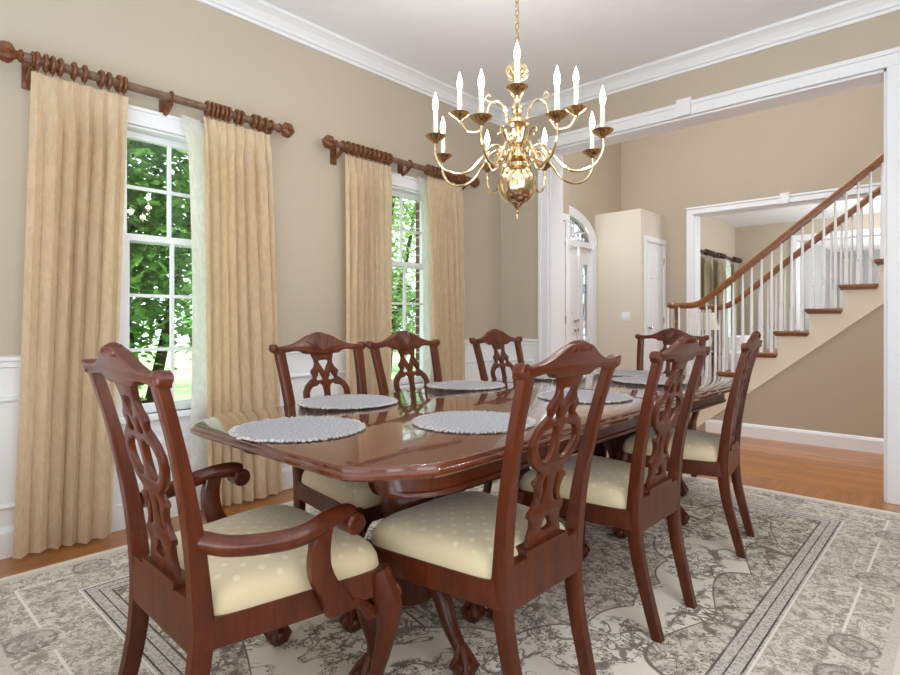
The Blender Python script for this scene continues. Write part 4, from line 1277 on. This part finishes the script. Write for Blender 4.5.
def make_chair(arm, label):
    root = empty('dining_armchair' if arm else 'dining_chair')
    tag(root, label, 'chair')
    W = M['mahogany']
    hw = 0.19 if arm else 0.172                         # rear post half spacing
    tw = 0.222 if arm else 0.206
    fw = 0.262 if arm else 0.232                        # front leg half spacing
    fy = 0.212
    for s in (-1, 1):
        bm = bmesh.new(); rear_post(bm, s, hw, tw); build('rear_leg', bm, W, root)
    for s in (-1, 1):
        bm = bmesh.new(); cabriole(bm, s, s * fw, fy); build('front_leg', bm, W, root)
    # seat frame
    bm = bmesh.new()
    for s in (-1, 1):
        quad = [(s * (hw - 0.012), -0.235), (s * (hw + 0.014), -0.235), (s * (fw + 0.018), fy), (s * (fw - 0.01), fy)]
        prism(bm, quad, 0.358, 0.425)
    box(bm, -fw, fw, fy - 0.008, fy + 0.018, 0.358, 0.425, 0.004)
    box(bm, -hw, hw, -0.245, -0.213, 0.350, 0.468, 0.004)
    build('seat_frame', bm, W, root, smooth=False)
    bm = bmesh.new()                                    # shoe at the foot of the splat
    prism(bm, [(-0.10, -0.247), (0.10, -0.247), (0.09, -0.205), (-0.09, -0.205)], 0.466, 0.486)
    build('shoe', bm, W, root, smooth=False)
    # cushion
    bm = bmesh.new()
    lay = [(0.95, 0.413, 0.24), (1.0, 0.416, 0.24), (1.018, 0.430, 0.25), (1.012, 0.452, 0.27), (0.985, 0.472, 0.31), (0.92, 0.488, 0.38), (0.78, 0.499, 0.5), (0.52, 0.506, 0.66), (0.25, 0.509, 0.85), (0.02, 0.510, 1.0)]
    loft(bm, [[(x, y, z) for x, y in superq((hw + 0.012) * k, 0.228 * k, 0.010, (fw + 0.014) / (hw + 0.012), e)] for k, z, e in lay])
    build('seat_cushion', bm, M['seat'], root, angle=80)
    # back
    bm = curve_plate([crest_outline(2 * tw + 0.074)], 0.029, 0.004)
    to_back(bm); 
    yb = back_y(0.985)
    for s in (-1, 1):                                   # scrolled ears
        ex = s * (tw + 0.024); ey = back_y(0.962)
        tube(bm, [(ex, ey - 0.0145, 0.9625), (ex, ey - 0.011, 0.9625), (ex, ey + 0.014, 0.9625), (ex, ey + 0.019, 0.9625)], [0.013, 0.0165, 0.0175, 0.011], 14)
    for k in range(-3, 4):                              # carved shell, a fan of ribs over the crest
        x = k * 0.0145
        tube(bm, catmull([(x * 0.35, back_y(0.965) + 0.013, 0.958), (x * 0.8, back_y(1.0) + 0.017, 0.995 - abs(k) * 0.002), (x, back_y(1.018) + 0.009, 1.021 - 0.0011 * k * k), (x, back_y(1.018) - 0.009, 1.021 - 0.0011 * k * k), (x * 0.9, back_y(1.0) - 0.012, 1.0)], 3), [0.006] * 12 + [0.005], 6)
    for s in (-1, 1):
        tube(bm, catmull([(0.0, back_y(0.95) + 0.013, 0.948), (s * 0.04, back_y(0.975) + 0.014, 0.972), (s * 0.075, back_y(0.985) + 0.013, 0.99)], 4), 0.005, 6)
        tube(bm, catmull([(s * 0.055, back_y(0.945) + 0.012, 0.943), (s * 0.10, back_y(0.955) + 0.013, 0.955), (s * 0.17, back_y(0.96) + 0.013, 0.960)], 4), 0.004, 6)
    build('crest_rail', bm, W, root)
    bm = curve_plate(splat_outlines(), 0.016, 0.002)
    to_back(bm); build('splat', bm, W, root)
    if arm:
        for s in (-1, 1):
            bm = bmesh.new()
            P = catmull([(s * (hw + 0.008), back_y(0.60) + 0.012, 0.600), (s * (hw + 0.060), -0.18, 0.590), (s * (fw + 0.034), -0.09, 0.588), (s * (fw + 0.052), -0.03, 0.596), (s * (fw + 0.042), 0.03, 0.608), (s * (fw + 0.034), 0.08, 0.608), (s * (fw + 0.034), 0.10, 0.600)], 5)
            tube(bm, P, [0.0205] * len(P), 12, flat=1.15)
            ax_ = s * (fw + 0.034)
            tube(bm, [(ax_ - 0.030, 0.10, 0.583), (ax_ - 0.025, 0.10, 0.583), (ax_ + 0.025, 0.10, 0.583), (ax_ + 0.030, 0.10, 0.583)], [0.021, 0.027, 0.027, 0.021], 16)
            tube(bm, [(ax_ - 0.034, 0.10, 0.583), (ax_ + 0.034, 0.10, 0.583)], 0.012, 12)
            build('arm', bm, W, root)
            bm = bmesh.new()
            sx = fw + 0.012
            P = catmull([(s * (sx + 0.026), 0.018, 0.594), (s * (sx + 0.024), 0.010, 0.55), (s * (sx + 0.018), 0.012, 0.50), (s * (sx + 0.010), 0.030, 0.455), (s * (sx + 0.006), 0.062, 0.41), (s * (sx + 0.004), 0.085, 0.360)], 5)
            rg = []
            for i, p in enumerate(P):
                t = i / (len(P) - 1)
                wy = 0.024 + 0.016 * t ** 1.5; wx = 0.014
                rg.append([(p.x + a * wx, p.y + b * wy, p.z) for a, b in ((-1, -0.8), (-0.7, -1), (0.7, -1), (1, -0.8), (1, 0.8), (0.7, 1), (-0.7, 1), (-1, 0.8))])
            loft(bm, rg)
            build('arm_support', bm, W, root)
    return root

side = make_chair(False, 'x')
arm = make_chair(True, 'x')
fs = [True, True]
def put_chair(armed, x, y, deg, label, group):
    i = 1 if armed else 0
    src = arm if armed else side
    o = src if fs[i] else copy_tree(src)
    fs[i] = False
    o.location = (x, y, RT); o.rotation_euler = (0, 0, math.radians(deg))
    tag(o, label, 'chair', group)
    return o
G1, G2 = 'side chairs around the dining table', 'armchairs at the ends of the dining table'
put_chair(False, 2.20, -2.985, 90, 'carved mahogany dining chair in the foreground, first on the right of the table', G1)
put_chair(False, 2.21, -2.25, 90, 'carved mahogany dining chair in the middle on the right of the table', G1)
put_chair(False, 2.20, -1.37, 98, 'carved mahogany dining chair farthest on the right, nearest the stairs', G1)
put_chair(False, 1.48, -2.825, -90, 'carved mahogany dining chair on the window side nearest the armchair', G1)
put_chair(False, 1.475, -2.31, -90, 'dark carved dining chair in the middle of the window side, before the window', G1)
put_chair(False, 1.48, -1.55, -90, 'carved mahogany dining chair on the window side nearest the hall opening', G1)
put_chair(True, 1.86, -3.52, -1, 'mahogany armchair at the near end of the table in the left foreground', G2)
put_chair(True, 1.70, -0.54, 180, 'mahogany armchair at the far end of the table before the stairs', G2)

# ------------------------------------------------------------------ placemats
bm = bmesh.new()
n = 72
rr_ = random.Random(4)
prof = [(0.0, 0.001), (0.186, 0.001), (0.189, 0.004), (0.187, 0.0075), (0.15, 0.008), (0.0, 0.008)]
lathe(bm, prof, n=n)
pm0 = build('placemat', bm, M['mat'])
bm = bmesh.new()
for k in range(110):
    a = 2 * PI * k / 110 + rr_.uniform(-0.02, 0.02)
    pts = []
    for j in range(4):
        r = 0.182 + j * 0.0058 + rr_.uniform(-0.001, 0.002)
        aa = a + rr_.uniform(-0.02, 0.02)
        pts.append((r * math.cos(aa), r * math.sin(aa), 0.0045 + rr_.uniform(-0.002, 0.004)))
    tube(bm, pts, [0.003, 0.0034, 0.003, 0.0018], 5)
fr = build('fringe', bm, M['mat_fringe'], pm0)
fr['label'] = 'ragged cream grey fringe'
mats = [(1.787, -3.335, 'round blue grey placemat in front of the near armchair'),
        (1.437, -2.885, 'round blue grey placemat on the window side nearest the armchair'),
        (2.10, -2.885, 'round blue grey placemat in front of the foreground chair at right'),
        (1.40, -2.12, 'round blue grey placemat in the middle of the window side'),
        (2.06, -2.10, 'round blue grey placemat in front of the middle chair at right'),
        (1.45, -1.40, 'round blue grey placemat on the window side nearest the hall opening'),
        (1.99, -1.27, 'round blue grey placemat in front of the right chair nearest the stairs'),
        (1.70, -0.94, 'round blue grey placemat in front of the far armchair')]
for i, (x, y, lab) in enumerate(mats):
    o = pm0 if i == 0 else copy_tree(pm0)
    o.location = (x, y, 0.7605); o.rotation_euler = (0, 0, i * 1.1)
    tag(o, lab, 'placemat', 'placemats on the dining table')

# ------------------------------------------------------------------ chandelier
CHX, CHY = 1.77, -2.19
ch = empty('chandelier', (CHX, CHY, 1.576))
tag(ch, 'brass twelve candle chandelier hanging over the dining table', 'chandelier')
def cp(name, bm, mat, parent=ch, lab=None):
    o = build(name, bm, mat, parent)
    return o
bm = bmesh.new()
lathe(bm, [(0.001, -0.026), (0.004, -0.022), (0.003, -0.006), (0.006, 0.0), (0.009, 0.008), (0.006, 0.016), (0.012, 0.028), (0.022, 0.036), (0.036, 0.052)], n=20)
cp('finial', bm, M['brass'])
bm = bmesh.new(); sphere(bm, (0, 0, 0.128), 0.088, 1, 1, 1.0, 32, 20)
lathe(bm, [(0.03, 0.205), (0.045, 0.212), (0.045, 0.228), (0.025, 0.238)], n=24)
cp('ball', bm, M['brass'])
bm = bmesh.new()
lathe(bm, [(0.025, 0.236), (0.04, 0.245), (0.055, 0.25), (0.058, 0.275), (0.05, 0.282), (0.03, 0.29), (0.028, 0.3), (0.04, 0.31), (0.045, 0.33), (0.038, 0.36), (0.024, 0.38), (0.02, 0.39), (0.034, 0.4), (0.046, 0.408), (0.046, 0.425), (0.03, 0.432), (0.018, 0.445), (0.026, 0.46), (0.024, 0.49), (0.014, 0.51), (0.02, 0.53), (0.03, 0.545), (0.018, 0.56), (0.012, 0.6), (0.016, 0.62), (0.03, 0.635), (0.036, 0.65), (0.03, 0.67), (0.016, 0.68), (0.012, 0.70), (0.005, 0.715)], n=24)
for k in range(8):                                      # acanthus leaves round the waist
    a = 2 * PI * (k + 0.5) / 8; d = Vector((math.cos(a), math.sin(a), 0))
    tube(bm, catmull([d * 0.03 + Vector((0, 0, 0.30)), d * 0.05 + Vector((0, 0, 0.335)), d * 0.066 + Vector((0, 0, 0.375)), d * 0.085 + Vector((0, 0, 0.385)), d * 0.088 + Vector((0, 0, 0.37))], 4), [0.006 + 0.004 * math.sin(PI * q / 16) for q in range(17)], 6, flat=0.5)
    tube(bm, catmull([d * 0.05 + Vector((0, 0, 0.262)), d * 0.075 + Vector((0, 0, 0.25)), d * 0.09 + Vector((0, 0, 0.265)), d * 0.085 + Vector((0, 0, 0.28))], 4), 0.0055, 6)
for k in range(6):                                      # little scrolls round the crown
    a = 2 * PI * k / 6; d = Vector((math.cos(a), math.sin(a), 0))
    tube(bm, catmull([d * 0.014 + Vector((0, 0, 0.61)), d * 0.04 + Vector((0, 0, 0.62)), d * 0.052 + Vector((0, 0, 0.645)), d * 0.038 + Vector((0, 0, 0.665)), d * 0.03 + Vector((0, 0, 0.65))], 4), 0.006, 6)
cp('column', bm, M['brass'])
def candle_arm(ang, R, zc, zh, lower):
    d = Vector((math.cos(ang), math.sin(ang), 0)); Z = Vector((0, 0, 1))
    bm = bmesh.new()
    if lower:
        ctrl = [d * 0.055 + Z * zh, d * 0.085 + Z * (zh + 0.035), d * 0.125 + Z * (zh + 0.03), d * 0.175 + Z * (zh - 0.03), d * 0.225 + Z * (zh - 0.085), d * 0.285 + Z * (zh - 0.105), d * (R - 0.035) + Z * (zh - 0.085), d * R + Z * (zh - 0.03), d * R + Z * (zc - 0.01)]
    else:
        ctrl = [d * 0.04 + Z * zh, d * 0.055 + Z * (zh + 0.06), d * 0.085 + Z * (zh + 0.095), d * 0.125 + Z * (zh + 0.085), d * 0.145 + Z * (zh + 0.02), d * 0.175 + Z * (zh - 0.035), d * (R - 0.03) + Z * (zh - 0.03), d * R + Z * (zh + 0.02), d * R + Z * (zc - 0.01)]
    tube(bm, catmull(ctrl, 6), 0.0062, 8)
    if lower:                                           # inner scroll under each arm
        sc = [d * 0.15 + Z * (zh + 0.0), d * 0.125 + Z * (zh - 0.05), d * 0.095 + Z * (zh - 0.045), d * 0.085 + Z * (zh - 0.015), d * 0.1 + Z * (zh + 0.002), d * 0.11 + Z * (zh - 0.018)]
        tube(bm, catmull(sc, 5), 0.0045, 6)
        p = d * 0.155 + Z * (zh - 0.008)
        sphere(bm, p, 0.011, 1, 1, 1, 10, 6)
    else:
        sc = [d * 0.10 + Z * (zh + 0.09), d * 0.13 + Z * (zh + 0.1), d * 0.145 + Z * (zh + 0.115), d * 0.13 + Z * (zh + 0.13), d * 0.118 + Z * (zh + 0.118)]
        tube(bm, catmull(sc, 5), 0.0042, 6)
    a_ = cp('arm', bm, M['brass'])
    x, y = d.x * R, d.y * R
    bm = bmesh.new()
    lathe(bm, [(0.006, -0.022), (0.011, -0.018), (0.014, -0.012), (0.026, -0.004), (0.040, 0.006), (0.046, 0.013), (0.036, 0.013), (0.02, 0.006), (0.014, 0.012), (0.014, 0.02), (0.001, 0.02)], x, y, 20, zc)
    build('drip_pan', bm, M['brass_dark'], a_)
    bm = bmesh.new(); lathe(bm, [(0.0105, 0.012), (0.0105, 0.118), (0.008, 0.12), (0.001, 0.12)], x, y, 12, zc)
    build('candle_sleeve', bm, M['candle'], a_)
    bm = bmesh.new(); lathe(bm, [(0.007, 0.12), (0.011, 0.132), (0.0135, 0.146), (0.0115, 0.166), (0.006, 0.184), (0.002, 0.198), (0.0005, 0.204)], x, y, 12, zc)
    build('bulb', bm, M['bulb'], a_)
    lamp('candle_bulb_light', 'POINT', (CHX + x, CHY + y, 1.576 + zc + 0.155), (0, 0, -1), 6.6, (1.0, 0.96, 0.89), radius=0.02)
va = math.radians(42.6)                                 # the tiers stand symmetrically to the diagonal of the room
fwd_a = math.radians(125.8)
for k in range(8):
    candle_arm(fwd_a + PI / 8 + k * PI / 4 + 0.02, 0.385, 0.305, 0.265, True)
for k in range(4):
    candle_arm(fwd_a + k * PI / 2 + 0.0, 0.262, 0.455, 0.418, False)
z = 0.715
k = 0
while z + 1.576 < CEIL - 0.03:
    bm = bmesh.new()
    ring = []
    for q in range(16):
        a = 2 * PI * q / 16
        u, w = 0.0085 * math.cos(a), 0.019 * math.sin(a)
        ring.append((u, 0, z + 0.012 + w) if k % 2 == 0 else (0, u, z + 0.012 + w))
    tube(bm, ring, 0.0024, 6, closed=True)
    cp('chain_link', bm, M['brass_dark'])
    z += 0.031; k += 1
bm = bmesh.new(); lathe(bm, [(0.0, 1.424), (0.012, 1.424), (0.02, 1.434), (0.055, 1.458), (0.062, 1.472), (0.0, 1.474)], n=24)
cp('canopy', bm, M['brass'])

# ------------------------------------------------------------------ outside the windows
bm = bmesh.new(); box(bm, -40, -0.3, -30, 40, -0.62, -0.5)
tag(build('lawn', bm, M['lawn'], smooth=False), kind='structure', label='bright green lawn outside the windows')
def leaf(bm, c, size, r):
    a, b = r.uniform(0, 2 * PI), r.uniform(-0.9, 0.5)
    d = Vector((math.cos(a) * math.cos(b), math.sin(a) * math.cos(b), math.sin(b)))
    s = d.cross(Vector((r.uniform(-0.4, 0.4), r.uniform(-0.4, 0.4), 1))).normalized()
    u = s.cross(d) * 0.12
    L, W = size, size * 0.32
    v = [bm.verts.new(c + p) for p in (Vector((0, 0, 0)), d * L * 0.45 + s * W + u * L * 0.5, d * L, d * L * 0.45 - s * W + u * L * 0.5)]
    bm.faces.new((v[0], v[1], v[2])); bm.faces.new((v[0], v[2], v[3]))
def tree(x, y, height, spread, stems, nleaf, size, mat, seed, label, zlow=0.35, group=None):
    r = random.Random(seed)
    root = empty('tree', (x, y, -0.5)); tag(root, label, 'tree', group)
    bm = bmesh.new(); tips = []
    for k in range(stems):
        a = 2 * PI * k / stems + r.uniform(-0.3, 0.3)
        top = Vector((math.cos(a) * spread * 0.55, math.sin(a) * spread * 0.55, height * r.uniform(0.7, 0.95)))
        ctrl = [Vector((0, 0, -0.05)) + Vector((math.cos(a), math.sin(a), 0)) * 0.05, top * 0.3 + Vector((r.uniform(-0.12, 0.12), r.uniform(-0.12, 0.12), 0.1)), top * 0.62 + Vector((r.uniform(-0.2, 0.2), r.uniform(-0.2, 0.2), 0)), top]
        P = catmull(ctrl, 6)
        tube(bm, P, [0.075 - 0.06 * i / (len(P) - 1) for i in range(len(P))], 8)
        for b in range(7):
            p = P[r.randint(4, len(P) - 1)]
            q = p + Vector((r.uniform(-1, 1), r.uniform(-1, 1), r.uniform(-0.1, 0.8))) * spread * 0.5
            Q = catmull([p, (p + q) / 2 + Vector((r.uniform(-0.1, 0.1), r.uniform(-0.1, 0.1), r.uniform(0, 0.15))), q], 4)
            tube(bm, Q, [0.026 - 0.02 * i / (len(Q) - 1) for i in range(len(Q))], 6)
            tips += Q
    build('trunk', bm, M['bark'], root)
    bm = bmesh.new()
    clumps = []
    for k in range(nleaf // 22):
        if r.random() < 0.5: c = r.choice(tips) + Vector((r.gauss(0, 0.2), r.gauss(0, 0.2), r.gauss(0, 0.2)))
        else:
            while True:
                c = Vector((r.uniform(-1, 1), r.uniform(-1, 1), r.uniform(-1, 1)))
                if c.length < 1: break
            c = Vector((c.x * spread, c.y * spread, height * (zlow + 1) / 2 + c.z * height * (1 - zlow) / 2))
        if c.z < height * zlow * 0.8: c.z = height * zlow * r.uniform(0.8, 1.3)
        for j in range(22):
            p = c + Vector((r.gauss(0, 0.16), r.gauss(0, 0.16), r.gauss(0, 0.13)))
            if p.x + x > -0.55 or math.hypot(p.x, p.y) > spread * 1.15: continue
            leaf(bm, p, size * r.uniform(0.6, 1.25), r)
    build('foliage', bm, mat, root, smooth=False)
tree(-2.75, -2.4, 4.6, 1.6, 4, 15000, 0.12, M['leaf'], 3, 'leafy multi-stemmed tree outside the near window', 0.36)
tree(-3.6, 1.6, 5.2, 1.7, 4, 10000, 0.11, M['leaf_pale'], 8, 'pale green airy tree outside the window toward the hall', 0.30)
tree(-10.0, 1.8, 5.0, 2.4, 3, 3500, 0.2, M['leaf'], 21, 'dense green tree far across the lawn behind the near tree', 0.12)
tree(-11.0, 7.5, 5.5, 2.6, 3, 3500, 0.2, M['leaf_pale'], 22, 'dense tree far across the lawn behind the airy pale tree', 0.12)
bm = bmesh.new()
r = random.Random(5)
sh = empty('shrub', (-1.3, -2.15, -0.5)); tag(sh, 'low green shrub just under the near window', 'shrub')
for k in range(900):
    c = Vector((r.gauss(0, 0.22), r.gauss(0, 0.45), 0.5 + r.gauss(0, 0.25)))
    if c.z > 0.06: leaf(bm, c, 0.11 * r.uniform(0.6, 1.2), r)
build('foliage', bm, M['leaf'], sh, smooth=False)
bm = bmesh.new()
for k in range(9):
    a = k * 0.7; tube(bm, [(0, 0, 0), (0.1 * math.cos(a), 0.2 * math.sin(a), 0.3), (0.2 * math.cos(a), 0.45 * math.sin(a), 0.62)], [0.014, 0.01, 0.005], 5)
build('stems', bm, M['bark'], sh)
